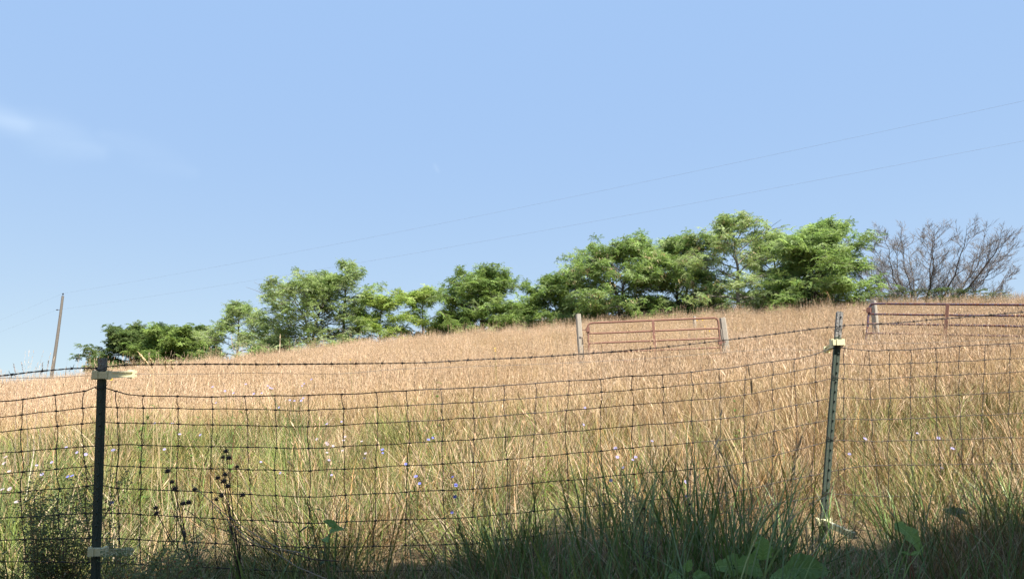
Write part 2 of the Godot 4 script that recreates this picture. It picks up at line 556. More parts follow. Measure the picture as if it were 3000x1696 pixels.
func bare_tree(label: String, base: Vector3, H: float, Rr: float, stems: int, lean: Vector3, green: float) -> void:
	var t := thing("bare_tree", base, label, "tree", "leafless trees on the crest")
	var wood := MB.new()
	var twigs := MB.new()
	var bag := Bag.new()
	var tc := Color(0.18, 0.165, 0.162)
	for s in stems:
		var az := TAU * s / stems + R(-0.4, 0.4)
		var reach := R(0.2, 0.85)
		var out := Vector3(cos(az), 0, sin(az)) * Rr * reach
		var top := out + lean * H + Vector3.UP * H * sqrt(1.0 - 0.6 * reach * reach) * R(0.84, 0.95)
		var stem := curve(Vector3(cos(az) * 0.25, -0.4, sin(az) * 0.25), top, out * 0.18 - Vector3.UP * H * 0.03, 10, H * 0.018)
		wood.tube(stem, radii(H * R(0.009, 0.014), 0.007, 10), 6, Color.WHITE)
		for l in 16:
			var st := lerpf(0.14, 0.98, (l + R(0, 0.9)) / 16.0)
			var f := at_curve(stem, st)
			var a := R(0, TAU)
			var away := Vector3(f.x, 0, f.z) / Rr + Vector3(cos(a), 0, sin(a)) * 0.75
			var len_ := H * R(0.18, 0.36) * (1.1 - 0.55 * st)
			var to := f + (away * 0.9 + Vector3.UP * R(0.25, 0.95)).normalized() * len_
			var limb := curve(f, to, Vector3(R(-1, 1), R(-0.9, 0.1), R(-1, 1)) * len_ * 0.10, 5, len_ * 0.04)
			twigs.tube(limb, radii(0.024 * (1.2 - 0.65 * st), 0.006, 5), 4, Color(0.12, 0.10, 0.095), false)
			for q in 9:
				var qf := at_curve(limb, R(0.2, 1.0))
				var ql := len_ * R(0.25, 0.55)
				var qd := ((to - f).normalized() * 0.7 + Vector3(R(-1, 1), R(-0.2, 0.9), R(-1, 1)) * 0.9).normalized()
				var tw := curve(qf, qf + qd * ql, Vector3.UP * ql * R(-0.12, 0.12), 4, ql * 0.05)
				twigs.tube(tw, radii(0.009, 0.005, 4), 3, tc, false)
				for k in 5:
					var kf := at_curve(tw, R(0.25, 1.0))
					var kd := (qd + Vector3(R(-1, 1), R(-0.2, 0.9), R(-1, 1)) * 0.9).normalized()
					twigs.tube([kf, kf + kd * ql * 0.25 + Vector3(0, 0.02, 0), kf + kd * ql * R(0.4, 0.7)], [0.0065, 0.0055, 0.0035], 3, tc, false)
	for k in int(green):
		var a := R(0, TAU)
		bag.put(Transform3D(Basis(Vector3.UP, R(0, TAU)).scaled(Vector3.ONE * R(0.7, 1.1)), Vector3(cos(a) * Rr * sqrt(R(0, 1)) * 0.95, R(0.2, H * 0.2), sin(a) * Rr * 0.5)), pick([Color(0.10, 0.15, 0.06), Color(0.14, 0.19, 0.08), Color(0.13, 0.15, 0.09)]))
	part("trunk", wood, M.bark, t)
	part("twigs", twigs, M.twig, t).set_meta("kind", "stuff")
	if bag.t.size() > 0:
		copies("low_foliage", M.spray[1], bag, M.leaf, t).set_meta("kind", "stuff")

# a tree whose top shows at pixel (x, top) and that is half pixels wide, standing d metres away
func tree_at(called: String, label: String, group: String, x: float, top: float, half: float, d: float, o: Dictionary) -> void:
	var p := px(x, top, d)
	var b := ground(p.x, d)
	o.height = p.y - b.y
	o.radius = half / FOCAL * d
	tree(called, label, group, b, o)

func build_trees() -> void:
	M.spray = [spray_mesh(1, 7, 13, 0.42, 0.028, 0.085), spray_mesh(2, 7, 12, 0.40, 0.026, 0.08), spray_mesh(3, 8, 10, 0.36, 0.042, 0.10)]
	var pod := MB.new()
	for k in 14:
		var p := Vector3(R(-0.2, 0.2), R(-0.12, 0.12), R(-0.2, 0.2))
		var s := Vector3(R(-1, 1), 0, R(-1, 1)).normalized() * 0.016
		var dn := Vector3(R(-0.02, 0.02), R(-0.12, -0.06), R(-0.02, 0.02))
		pod.quad(p - s, p + s, p + s + dn, p - s + dn, Color.WHITE)
	M.pod_mesh = pod.mesh()
	var bright := [Color(0.245, 0.355, 0.107), Color(0.297, 0.407, 0.138), Color(0.189, 0.289, 0.088), Color(0.331, 0.427, 0.202)]
	var yellow := [Color(0.344, 0.440, 0.103), Color(0.297, 0.397, 0.103), Color(0.380, 0.451, 0.154), Color(0.241, 0.353, 0.090)]
	var soft := [Color(0.271, 0.365, 0.129), Color(0.332, 0.421, 0.181), Color(0.211, 0.296, 0.103), Color(0.372, 0.445, 0.232)]
	var dark := [Color(0.11, 0.17, 0.05), Color(0.14, 0.20, 0.06), Color(0.085, 0.135, 0.045), Color(0.18, 0.23, 0.085)]
	var leafy := [Color(0.17, 0.25, 0.065), Color(0.21, 0.29, 0.075), Color(0.25, 0.33, 0.10), Color(0.13, 0.20, 0.055)]
	var row := "trees along the crest of the hill"
	# the low dark group where the hill falls away
	tree_at("oak_tree", "rounded dark green tree, the tallest dome of the low group beyond the utility pole", row, 402, 966, 112, 84, {"leaf": dark, "stems": 2, "limbs": 22, "dense": 15, "low": 0.05, "mesh": M.spray[2], "power": 0.45, "size": 1.25, "fuzz": 0.6, "el_low": 0.0})
	tree_at("oak_tree", "small blue-green tree at the very end of the tree row", row, 285, 1040, 42, 92, {"leaf": dark, "limbs": 14, "dense": 7, "low": 0.1, "mesh": M.spray[2], "size": 1.2, "fuzz": 0.5})
	tree_at("oak_tree", "bright green round tree between two dark ones", row, 520, 966, 95, 80, {"leaf": leafy, "stems": 2, "limbs": 20, "dense": 14, "low": 0.05, "mesh": M.spray[2], "power": 0.5, "size": 1.2, "fuzz": 0.55})
	tree_at("oak_tree", "dark open-topped tree behind the bright round one", row, 596, 946, 62, 88, {"leaf": dark, "limbs": 18, "dense": 9, "low": 0.15, "mesh": M.spray[2], "size": 1.2, "fuzz": 0.5})
	tree_at("locust_tree", "narrow pointed locust tree beside the dark rounded group", row, 700, 880, 108, 66, {"leaf": soft, "limbs": 20, "dense": 9, "low": 0.10, "el_low": -0.05, "el_high": 0.7, "power": 1.1})
	tree_at("locust_tree", "wide locust tree with a thin spire and a dark forked trunk", row, 925, 806, 185, 55, {"leaf": soft, "stems": 2, "limbs": 26, "dense": 10, "low": 0.08, "el_low": 0.0, "el_high": 0.8, "dead": 8, "power": 0.7})
	tree_at("locust_tree", "tall wispy thin-leaved locust rising out of the wide one", row, 1015, 752, 85, 57, {"leaf": soft, "limbs": 13, "dense": 5, "low": 0.45, "el_high": 1.1, "gaps": 0.25, "lean": 0.01, "power": 1.0})
	tree_at("locust_tree", "small yellow-green locust with crown almost touching the grass", row, 1118, 876, 95, 56, {"leaf": yellow, "limbs": 16, "dense": 10, "low": 0.12, "power": 0.6})
	tree_at("locust_tree", "yellow-green locust with bare twigs poking from its top", row, 1240, 846, 92, 58, {"leaf": yellow, "limbs": 17, "dense": 9, "low": 0.2, "power": 0.7, "dead": 5})
	tree_at("locust_tree", "spreading locust with dark bare stems showing under a green crown", row, 1415, 792, 132, 56, {"leaf": bright + leafy, "stems": 3, "limbs": 24, "dense": 10, "low": 0.28, "power": 0.65, "el_high": 0.85})
	tree_at("shrub", "low bright green scrub filling the gap between two locusts", row, 1530, 893, 66, 60, {"leaf": bright, "stems": 3, "limbs": 14, "dense": 10, "low": 0.05, "power": 0.5})
	tree_at("locust_tree", "rounded low green tree at the start of the dense grove", row, 1640, 812, 100, 56, {"leaf": leafy + bright, "stems": 2, "limbs": 20, "dense": 12, "low": 0.04, "power": 0.55})
	tree_at("locust_tree", "broad locust hung with pale pods behind the closed gate", row, 1805, 712, 160, 50, {"leaf": bright, "stems": 2, "limbs": 28, "dense": 13, "low": 0.06, "power": 0.5, "pods": 0.13, "el_low": 0.0})
	tree_at("locust_tree", "dense locust hung with pale pods over the gate's far end", row, 1985, 700, 140, 51, {"leaf": soft + bright, "stems": 2, "limbs": 26, "dense": 13, "low": 0.05, "power": 0.5, "pods": 0.13, "el_low": -0.05})
	tree_at("locust_tree", "tall thin-crowned locust with straight grey trunk and dead lower branches", row, 2140, 625, 135, 47, {"leaf": soft, "limbs": 26, "dense": 7, "low": 0.22, "el_low": -0.1, "el_high": 0.9, "power": 0.85, "pods": 0.10, "dead": 16, "bark": M.pale_bark, "gaps": 0.15})
	tree_at("locust_tree", "green locust filling in behind the tall grey-trunked one", row, 2262, 688, 118, 54, {"leaf": soft, "limbs": 20, "dense": 12, "low": 0.08, "power": 0.6})
	tree_at("locust_tree", "bright fan-shaped locust with dark stems next to the leafless tree", row, 2380, 648, 146, 45, {"leaf": bright, "stems": 3, "limbs": 28, "dense": 10, "low": 0.16, "power": 0.75, "el_low": 0.0, "el_high": 0.85})
	var scrub := [[800, 1000, 50, 60, "low scrub under the pointed locust's near side"], [1320, 925, 60, 60, "low scrub under the bare-topped locust"], [1710, 895, 80, 53, "thick low scrub at the foot of the pod-hung locust"], [1900, 885, 80, 53, "thick low scrub behind the closed gate's middle"], [2070, 880, 75, 52, "thick low scrub beside the straight grey trunk"], [2270, 875, 75, 50, "thick low scrub at the foot of the fan-shaped locust"]]
	for q in scrub:
		tree_at("shrub", q[4], row, q[0], q[1], q[2], q[3], {"leaf": soft, "stems": 3, "limbs": 14, "dense": 9, "low": 0.03, "power": 0.45, "el_low": 0.0})
	var g1 := ground((2704.0 - 1500.0) / FOCAL * 44.0, 44.0)
	bare_tree("many-stemmed leafless grey tree behind the half-hidden gate", g1, px(2725, 644, 44).y - g1.y, 6.2, 15, Vector3(0.03, 0, 0), 520)
	var g2 := ground((2845.0 - 1500.0) / FOCAL * 42.0, 42.0)
	bare_tree("slim leafless sapling leaning away from the many-stemmed one", g2, px(2900, 745, 42).y - g2.y, 1.6, 2, Vector3(0.55, 0, 0), 90)

# the roadside trees at the photographer's back, whose shade lies along the fence; those farther back are added to block sky light
func build_shade_trees() -> void:
	var s := to_sun()
	var leafc := [Color(0.07, 0.12, 0.03), Color(0.09, 0.15, 0.035), Color(0.06, 0.10, 0.03)]
	var broad := spray_mesh(9, 9, 7, 0.34, 0.06, 0.13)
	for q in [[1.0, -1.8, "broad-leaved roadside tree shading the ground by the dark post"], [4.8, -1.7, "broad-leaved roadside tree shading the verge by the faded post"], [-2.6, -4.6, "smaller unseen tree added behind the other two to block sky light"], [-8.0, -7.0, "low-crowned unseen tree added to block sky light, farthest along from the faded post"], [2.5, -8.0, "low-crowned unseen tree added to block sky light straight behind the first pair"], [9.5, -6.0, "low-crowned unseen tree added to block sky light beyond the shade tree of the faded post"]]:
		var b := ground(q[0], q[1])
		var t := thing("roadside_tree", b, q[2], "tree", "shade trees along the road")
		var wood := MB.new()
		var bag := Bag.new()
		var trunk := curve(Vector3(0, -0.3, 0), Vector3(R(-0.3, 0.3), 8.8, R(-0.3, 0.3)), Vector3(R(-0.4, 0.4), 0, 0.2), 9, 0.08)
		wood.tube(trunk, radii(0.24, 0.05, 9), 10, Color.WHITE)
		var n_ := 0
		while n_ < 520:
			var low: float = 3.4 if "low-crowned" in q[2] else 0.0
			var c := Vector3(R(-2.9, 2.9), R(4.2 - low, 10.6), R(-2.8, 3.0))
			if Vector3(c.x / 2.9, (c.y - 7.4 + low * 0.5) / (3.3 + low * 0.5), c.z / 2.9).length() > 1.0: continue
			n_ += 1
			var p := b + c
			# the crown's front edge, trimmed to set where sun and shade fall
			var y := p.y - EYE.y
			var e := -p.z + s.z / s.y * y
			var xs := p.x - s.x / s.y * y
			var lim := 3.08 + 0.12 * smoothstep(-1.3, -0.9, xs) + 0.03 * xs - 0.28 * (1.0 - smoothstep(-1.9, -1.3, xs)) - 0.42 * exp(-pow((xs - 2.15) / 0.42, 2.0)) + noise.get_noise_2d(xs * 9.0, 3.0) * 0.5
			if e > lim - 0.15: continue
			if low == 0.0 and xs < -2.5 + noise.get_noise_2d(7.0, e * 8.0) * 0.6: continue
			if n_ % 3 == 0:
				wood.tube(curve(at_curve(trunk, clampf((c.y - 1.6) / 9.0, 0.25, 0.98)), c, Vector3.UP * 0.3, 5, 0.06), radii(0.05, 0.012, 5), 5, Color.WHITE, false)
			for k in 8:
				var at := c + Vector3(R(-0.4, 0.4), R(-0.22, 0.22), R(-0.4, 0.28))
				bag.put(Transform3D(Basis(Vector3.UP, R(0, TAU)).rotated(Vector3(R(-1, 1), 0, R(-1, 1)).normalized(), R(0, 0.5)).scaled(Vector3.ONE * R(0.8, 1.2)), at), pick(leafc))
		part("trunk", wood, M.bark, t)
		copies("crown", broad, bag, M.leaf, t).set_meta("kind", "stuff")

# ---------------------------------------------------------------- utility pole and its lines
func build_poles() -> void:
	var d := 70.0
	var base := px(143, 1135, d)
	base.y = minf(base.y, land(base.x, d)) - 0.3
	var top := px(182, 867, d)
	var t := thing("utility_pole", base, "weathered wooden utility pole leaning where the hill falls away", "pole")
	var wood := MB.new()
	wood.tube(curve(Vector3.ZERO, top - base, Vector3(0.05, 0, 0), 8, 0.0), radii(0.17, 0.115, 8), 14, Color.WHITE)
	part("shaft", wood, M.pole, t)
	var pin := MB.new()
	var up := top - base
	pin.tube([up, up + Vector3(0, 0.14, 0)], [0.02, 0.02], 6, Color(0.03, 0.03, 0.03))
	pin.tube([up + Vector3(0, 0.12, 0), up + Vector3(0, 0.17, 0), up + Vector3(0, 0.24, 0), up + Vector3(0, 0.30, 0)], [0.05, 0.085, 0.07, 0.03], 10, Color(0.035, 0.03, 0.035))
	part("insulator", pin, M.dark, t)
	var side := px(172, 908, d) - base
	var si := MB.new()
	si.tube([side + Vector3(0.1, 0, 0), side + Vector3(-0.16, 0, 0.05)], [0.02, 0.02], 6, Color(0.03, 0.03, 0.03))
	si.tube([side + Vector3(-0.12, 0, 0.05), side + Vector3(-0.2, 0, 0.05), side + Vector3(-0.3, 0, 0.05)], [0.045, 0.06, 0.035], 10, Color(0.035, 0.03, 0.035))
	part("insulator", si, M.dark, t)
	var col := Color(0.16, 0.18, 0.22)
	for q in [[base + up + Vector3(0, 0.27, 0), [[0, 937]], [3000, 283], 283.0, "upper power line climbing from the tip of the utility pole"], [base + side + Vector3(-0.25, 0, 0.05), [[0, 972]], [3000, 400], 400.0, "lower power line climbing from the side of the utility pole"]]:
		var from: Vector3 = q[0]
		var far := px(0, q[1][0][1], 96.0)
		var near := px(3000, q[2][1], 30.0)
		var ext := near + (near - from) * 0.12
		var ext2 := far + (far - from) * 0.6
		var mb := MB.new()
		var pts := []
		for i in 21:
			var k := i / 20.0
			pts.append(ext2.lerp(from, k))
		for i in range(1, 61):
			var k := i / 60.0
			pts.append(from.lerp(ext, k) + Vector3.DOWN * (4.0 * k * (1.0 - k)) * 0.55)
		mb.tube(pts, [0.0042], 4, col)
		var line := part("power_line", mb, M.line, self)
		tag(line, q[4], "power line", "lines on the utility pole")

# ---------------------------------------------------------------- gates and gate posts
func rounded(pts: Array, r: float) -> Array:      # a bent tube's centre line with round corners
	var out := [pts[0]]
	for i in range(1, pts.size() - 1):
		var a: Vector3 = pts[i] + (pts[i - 1] - pts[i]).normalized() * r
		var b: Vector3 = pts[i] + (pts[i + 1] - pts[i]).normalized() * r
		for k in 7:
			var t := k / 6.0
			out.append(a.lerp(pts[i], t).lerp((pts[i] as Vector3).lerp(b, t), t))
	out.append(pts[-1])
	return out

func gate(label: String, tl: Vector3, tr_: Vector3, br: Vector3, bl: Vector3, mt: Material, tube_r: float) -> void:
	var o := bl
	var t := thing("farm_gate", o, label, "gate", "rusty tube gates in the field")
	var L := func(u: float, w: float) -> Vector3: return tl.lerp(tr_, u).lerp(bl.lerp(br, u), w) - o
	var fr := MB.new()
	fr.tube(rounded([L.call(0.0, 1.0), L.call(0.0, 0.0), L.call(1.0, 0.0), L.call(1.0, 1.0), L.call(0.01, 1.0)], 0.13), [tube_r], 10, Color.WHITE)
	part("frame", fr, mt, t)
	for w in [0.27, 0.52, 0.76]:
		var mb := MB.new()
		var pts := []
		for i in 9: pts.append(L.call(i / 8.0, w + R(-0.004, 0.004)))
		mb.tube(pts, [tube_r * 0.88], 9, Color.WHITE)
		part("rail", mb, mt, t)
	var across: Vector3 = (tr_ - tl).normalized()
	var down: Vector3 = (bl - tl).normalized()
	var face := across.cross(-down).normalized()
	var br_ := MB.new()
	br_.box((L.call(0.5, 0.0) + L.call(0.5, 1.0)) * 0.5 + face * (tube_r + 0.012), Vector3(0.036, (L.call(0.5, 1.0) - L.call(0.5, 0.0)).length() * 0.5, 0.008), Basis(across, -down, face), Color.WHITE)
	part("brace", br_, M.rust, t)
	for q in [[0.0, 0.17], [1.0, 0.62]]:
		var hb := MB.new()
		hb.box(L.call(q[0], q[1]), Vector3(tube_r * 1.9, 0.065, tube_r * 1.7), Basis(across, -down, face), Color.WHITE)
		hb.tube([L.call(q[0], q[1]), L.call(q[0], q[1]) + across * (0.16 if q[0] > 0.5 else -0.16)], [0.014, 0.014], 6, Color.WHITE)
		part("hinge", hb, M.rust, t)

func gate_post(label: String, foot: Vector3, head: Vector3, half: float, turn: float, split := false) -> void:
	var t := thing("gate_post", foot, label, "post", "weathered gate posts")
	var axis := (head - foot)
	var up := axis.normalized()
	var x := Vector3.RIGHT.rotated(Vector3.UP, turn)
	x = (x - up * x.dot(up)).normalized()
	var b := Basis(x, up, x.cross(up))
	var mb := MB.new()
	# eight-sided section: a squared post with worn corners, a little thinner and uneven at the top
	var ring := []
	var hs := [0.0, 0.1, 0.25, 0.45, 0.62, 0.8, 0.94, 1.0]
	for i in hs.size():
		var k: float = half * (1.0 - 0.10 * hs[i]) * R(0.96, 1.04) * (0.93 if i == hs.size() - 1 else 1.0)
		var c := half * 0.3
		var r := []
		for q in [[1, 1, 0], [1, 1, 1], [-1, 1, 1], [-1, 1, 0], [-1, -1, 0], [-1, -1, 1], [1, -1, 1], [1, -1, 0]]:
			var a := Vector3(q[0] * (k if q[2] == 0 else k - c), 0, q[1] * (k - c if q[2] == 0 else k))
			if i == hs.size() - 1: a.y = R(-0.012, 0.012)
			r.append(b * a + axis * hs[i])
		ring.append(r)
	for i in hs.size() - 1:
		for k in 8:
			mb.quad(ring[i][k], ring[i][(k + 1) % 8], ring[i + 1][(k + 1) % 8], ring[i + 1][k], Color.WHITE)
	for k in range(1, 7):
		mb.tri(ring[-1][0], ring[-1][k], ring[-1][k + 1], Color.WHITE)
	part("timber", mb, M.post_wood, t)
	if split:
		var bk := MB.new()
		bk.box(axis * 0.42 + b.z * half * 1.02 + b.x * half * 0.15, Vector3(half * 0.9, 0.012, 0.012), b, Color(0.25, 0.22, 0.2))
		bk.box(axis * 0.60 - b.x * half * 1.0, Vector3(0.014, axis.length() * 0.22, half * 0.8), b, Color(0.8, 0.8, 0.8))
		part("cracked_face", bk, M.post_wood, t)
	else:
		var wr := MB.new()
		for k in 3:
			var pts := []
			for i in 13:
				var a := TAU * i / 12.0
				pts.append(axis * (0.38 + 0.012 * k) + b * Vector3(cos(a), 0.1 * sin(a), sin(a)) * half * 1.35)
			wr.tube(pts, [0.006], 4, Color.WHITE)
		part("wire_wrap", wr, M.bright_wire, t)

func down_to(p: Vector3) -> Vector3:      # the same spot, sunk a little into the soil
	return Vector3(p.x, minf(p.y, land(p.x, -p.z) - 0.15), p.z)

func build_gates() -> void:
	var d := 19.0
	gate("rusty red tube gate closed between two pale posts below the grove", px(1722, 947, d), px(2104, 931, d), px(2114, 1047, d - 0.1), px(1727, 1062, d - 0.1), M.rust, 0.026)
	gate_post("pale upright gate post wrapped in wire at the latch end of the closed gate", down_to(px(1708, 1052, 19.15)), px(1694, 920, 19.15), 0.078, 0.15)
	gate_post("pale cracked gate post at the hinge end of the closed gate", down_to(px(2138, 1050, 19.05)), px(2117, 931, 19.05), 0.085, -0.1, true)
	gate("rusty gate with sky reflection painted blue-grey on its tubes, sunk deep in tall grass", px(2550, 890, 17.5), px(3060, 894, 14.5), px(3052, 1016, 14.4), px(2538, 1004, 17.4), M.rust_sky_sheen, 0.027)
	gate_post("grey gate post leaning at the end of the gate sunk in grass", down_to(px(2572, 1004, 17.75)), px(2560, 882, 17.75), 0.075, 0.75)
	# the far line of thin posts on the crest
	for q in [[402, 1071, 1092, 60.0, "thin pale green stake by the dark rounded trees"], [516, 1057, 1080, 58.0, "thin pale green stake by the bright round tree"]]:
		var foot := down_to(px(q[0], q[2], q[3]))
		var t := thing("fence_stake", foot, q[4], "stake", "stakes along the crest")
		var mb := MB.new()
		var head := px(q[0], q[1], q[3])
		mb.box((head - foot) * 0.5, Vector3(0.03, (head - foot).length() * 0.5, 0.008), Basis(), Color(0.32, 0.42, 0.36))
		mb.box((head - foot) * 0.5 - Vector3(0, 0, 0.028), Vector3(0.008, (head - foot).length() * 0.5, 0.018), Basis(), Color(0.30, 0.40, 0.34))
		part("bar", mb, M.twig, t)
		var cap := MB.new()
		cap.box(head - foot - Vector3(0, 0.05, 0), Vector3(0.034, 0.05, 0.012), Basis(), Color(0.6, 0.6, 0.58))
		part("white_tip", cap, M.twig, t)
	gate_post("short white post on the crest seen through the closed gate", down_to(px(2037, 958, 36)), px(2035, 927, 36), 0.075, 0.4)

# ---------------------------------------------------------------- the fence at the roadside
const LINE_X := [0.0, 287.0, 340.0, 900.0, 1388.0, 2158.0, 2450.0, 2546.0, 3000.0]
const LINES := [
	[],
	[1222, 1191, 1194, 1202.5, 1179, 1117, 1066, 1069.5, 1049],
	[1264, 1237, 1239, 1250, 1225, 1161, 1108, 1112, 1089],
	[1328, 1305, 1303, 1314, 1287.6, 1223, 1163, 1170, 1147],
	[1388, 1364, 1366, 1380, 1354, 1286, 1226, 1231, 1211],
	[1447, 1421, 1430, 1456, 1432, 1362, 1289, 1294, 1281],
	[1519, 1501, 1504, 1533, 1515, 1440, 1378, 1364, 1358],
	[1582, 1576, 1578, 1605, 1593, 1497, 1446, 1455, 1451],
	[1645, 1648, 1650, 1676, 1668, 1572, 1540, 1556, 1533]]
const TOP := [[-90, 1184], [0, 1176], [65, 1170], [159, 1157.5], [245, 1146], [277, 1134], [290, 1131], [306, 1136.5], [338, 1146], [373, 1155.5], [419, 1159.5], [518, 1161], [619, 1163], [715, 1161], [804, 1159], [903, 1158], [1001, 1155], [1101, 1149.5], [1190, 1145], [1291, 1139.6], [1388, 1135], [1476, 1129], [1568, 1123], [1668, 1115], [1759, 1111], [1853, 1101.6], [1941, 1098], [2027, 1090], [2107, 1081], [2190, 1070], [2262, 1060], [2330, 1052], [2389, 1038], [2442, 1020], [2457, 1017], [2476, 1020], [2546, 1027], [2605, 1025], [2668, 1025], [2743, 1020], [2813, 1014], [2889, 1010], [2959, 1007], [3030, 1002], [3100, 998]]
const STAYS := [-30.0, 65.0, 159.0, 245.0, 338.0, 419.0, 518.0, 619.0, 715.0, 804.0, 903.0, 1001.0, 1101.0, 1190.0, 1291.0, 1388.0, 1476.0, 1568.0, 1668.0, 1759.0, 1853.0, 1941.0, 2027.0, 2107.0, 2190.0, 2262.0, 2330.0, 2389.0, 2476.0, 2546.0, 2605.0, 2668.0, 2743.0, 2813.0, 2889.0, 2959.0, 3030.0]

func along(xs: Array, ys: Array, x: float) -> float:
	for i in xs.size() - 1:
		if x <= xs[i + 1] or i == xs.size() - 2:
			return lerpf(ys[i], ys[i + 1], (x - xs[i]) / (xs[i + 1] - xs[i]))
	return ys[-1]

func line_y(n_: int, x: float) -> float:
	if n_ == 0:
		return along(TOP.map(func(a): return float(a[0])), TOP.map(func(a): return float(a[1])), x)
	return along(LINE_X, LINES[n_], x)

func smooth_px(pts: Array, steps: int, toward := 0.0) -> Array:     # a smooth line through pixels, on the fence's plane
	var c := Curve3D.new()
	var w := pts.map(func(a): return fence_px(a[0], a[1], toward))
	var out := []
	for i in w.size() - 1:
		var p0: Vector3 = w[maxi(i - 1, 0)]
		var p3: Vector3 = w[mini(i + 2, w.size() - 1)]
		for k in steps:
			out.append((w[i] as Vector3).cubic_interpolate(w[i + 1], p0, p3, float(k) / steps))
	out.append(w[-1])
	return out

func build_fence() -> void:
	# woven wire
	var base := fence_px(287, 1660)
	var wf := thing("woven_wire_fence", base, "dark woven wire mesh stretched along both metal posts", "fence")
	var xs_of := []           # x of each stay on each line
	for i in STAYS.size():
		var row := []
		var dx := 0.0
		for n_ in 9:
			row.append(STAYS[i] + dx)
			dx += R(-5.0, 5.5) + (0.0 if n_ < 4 else R(-3.0, 7.0) if STAYS[i] < 700.0 else R(-9.0, 3.0) if STAYS[i] > 1800.0 and STAYS[i] < 2450.0 else R(-2, 8) if STAYS[i] > 2500.0 else 0.0)
		xs_of.append(row)
	for n_ in 9:
		var pts := []
		if n_ == 0:
			pts = TOP.duplicate()
			var extra := []
			for i in pts.size() - 1:
				extra.append(pts[i])
				extra.append([(pts[i][0] + pts[i + 1][0]) * 0.5, (pts[i][1] + pts[i + 1][1]) * 0.5 + R(-1.6, 1.6)])
			extra.append(pts[-1])
			pts = extra
		else:
			for i in STAYS.size():
				var x: float = xs_of[i][n_]
				var y := line_y(n_, x)
				pts.append([x, y + R(-1.0, 1.0)])
				if i < STAYS.size() - 1:
					var x2: float = (x + xs_of[i + 1][n_]) * 0.5
					pts.append([x2, line_y(n_, x2) + R(-1.8, 1.8)])
		var w := smooth_px(pts, 3)
		var mb := MB.new()
		mb.tube(w.map(func(p): return p - base), [0.0026 if n_ == 0 else 0.0021], 5, Color.WHITE)
		part("line_wire", mb, M.wire, wf)
	var kb := MB.new()
	kb.tube([Vector3(-0.008, 0, 0), Vector3(-0.004, 0, 0), Vector3(0.004, 0, 0), Vector3(0.008, 0, 0)], [0.0028, 0.0044, 0.0044, 0.0028], 6, Color.WHITE)
	var knot := kb.mesh()
	for i in STAYS.size():
		var pts := []
		for n_ in 9:
			var x: float = xs_of[i][n_]
			pts.append([x, line_y(n_, x)])
			if n_ < 8:
				var x2: float = (x + xs_of[i][n_ + 1]) * 0.5 + R(-3.5, 3.5)
				pts.append([x2, (line_y(n_, x) + line_y(n_ + 1, xs_of[i][n_ + 1])) * 0.5])
		var w := smooth_px(pts, 3).map(func(p): return p - base)
		var mb := MB.new()
		mb.tube(w, [0.0019], 5, Color.WHITE)
		var st := part("stay_wire", mb, M.wire, wf)
		for n_ in 9:
			var c := fence_px(xs_of[i][n_], line_y(n_, xs_of[i][n_])) - base
			var ax := (F2 - F1).normalized()
			var dir := Vector3(ax.x, R(-0.15, 0.15), -ax.y).normalized()
			var z := dir.cross(Vector3.UP).normalized()
			part_mesh("knot", knot, M.wire, st, Transform3D(Basis(dir, z.cross(dir), z), c))

	# barbed wire
	var bw := [[-90, 1109], [0, 1101], [44, 1096], [87, 1090.5], [157, 1084], [215, 1079.4], [287, 1078], [312, 1074.5], [379, 1069], [466, 1068], [622, 1067], [750, 1067.6], [855, 1067], [1068, 1065], [1222, 1063], [1370, 1055], [1456, 1051], [1550, 1047], [1728, 1035.4], [1873, 1024], [2009, 1010], [2137, 995], [2283, 977], [2404, 961], [2452, 958], [2471, 954], [2535, 951], [2664, 943], [2725, 937], [2847, 927.5], [2972, 916.5], [3100, 906]]
	var line := smooth_px(bw, 10)
	var b0: Vector3 = line[0]
	var bt := thing("barbed_wire", b0, "two-strand twisted barbed wire running above the woven mesh", "wire")
	var length := 0.0
	var fine := []
	for i in line.size() - 1:
		var seg: float = (line[i + 1] - line[i]).length()
		var n_ := maxi(1, int(seg / 0.009))
		for k in n_:
			fine.append([(line[i] as Vector3).lerp(line[i + 1], float(k) / n_), length + seg * k / n_, (line[i + 1] - line[i]).normalized()])
		length += seg
	for s in 2:
		var pts := []
		for f in fine:
			var t: Vector3 = f[2]
			var side := t.cross(Vector3.UP).normalized()
			var a: float = f[1] / 0.062 * TAU + PI * s
			pts.append(f[0] - b0 + (side * cos(a) + side.cross(t) * sin(a)) * 0.0021)
		var mb := MB.new()
		mb.tube(pts, [0.0019], 4, Color.WHITE)
		part("strand", mb, M.wire, bt)
	var bm := MB.new()
	for k in 3:
		var pts := []
		for i in 9:
			var a := TAU * i / 8.0
			pts.append(Vector3(0.003 * (k - 1), cos(a) * 0.0046, sin(a) * 0.0046))
		bm.tube(pts, [0.0013], 4, Color.WHITE)
	for q in [[-0.004, Vector3(-0.25, 1, 0.4)], [-0.002, Vector3(0.2, -1, 0.5)], [0.002, Vector3(-0.2, 0.5, -1)], [0.004, Vector3(0.3, -0.6, -1)]]:
		var dv: Vector3 = q[1].normalized()
		bm.tube([Vector3(q[0], 0, 0) + dv * 0.003, Vector3(q[0], 0, 0) + dv * 0.019], [0.0012, 0.0007], 4, Color.WHITE)
	var barb := bm.mesh()
	var next := 0.05
	for f in fine:
		if f[1] > next:
			next += 0.112 + R(-0.012, 0.012)
			var t: Vector3 = f[2]
			var z := t.cross(Vector3.UP).normalized()
			part_mesh("barb", barb, M.wire, bt, Transform3D(Basis(t, z.cross(t), z).rotated(t, R(0, TAU)), f[0] - b0))

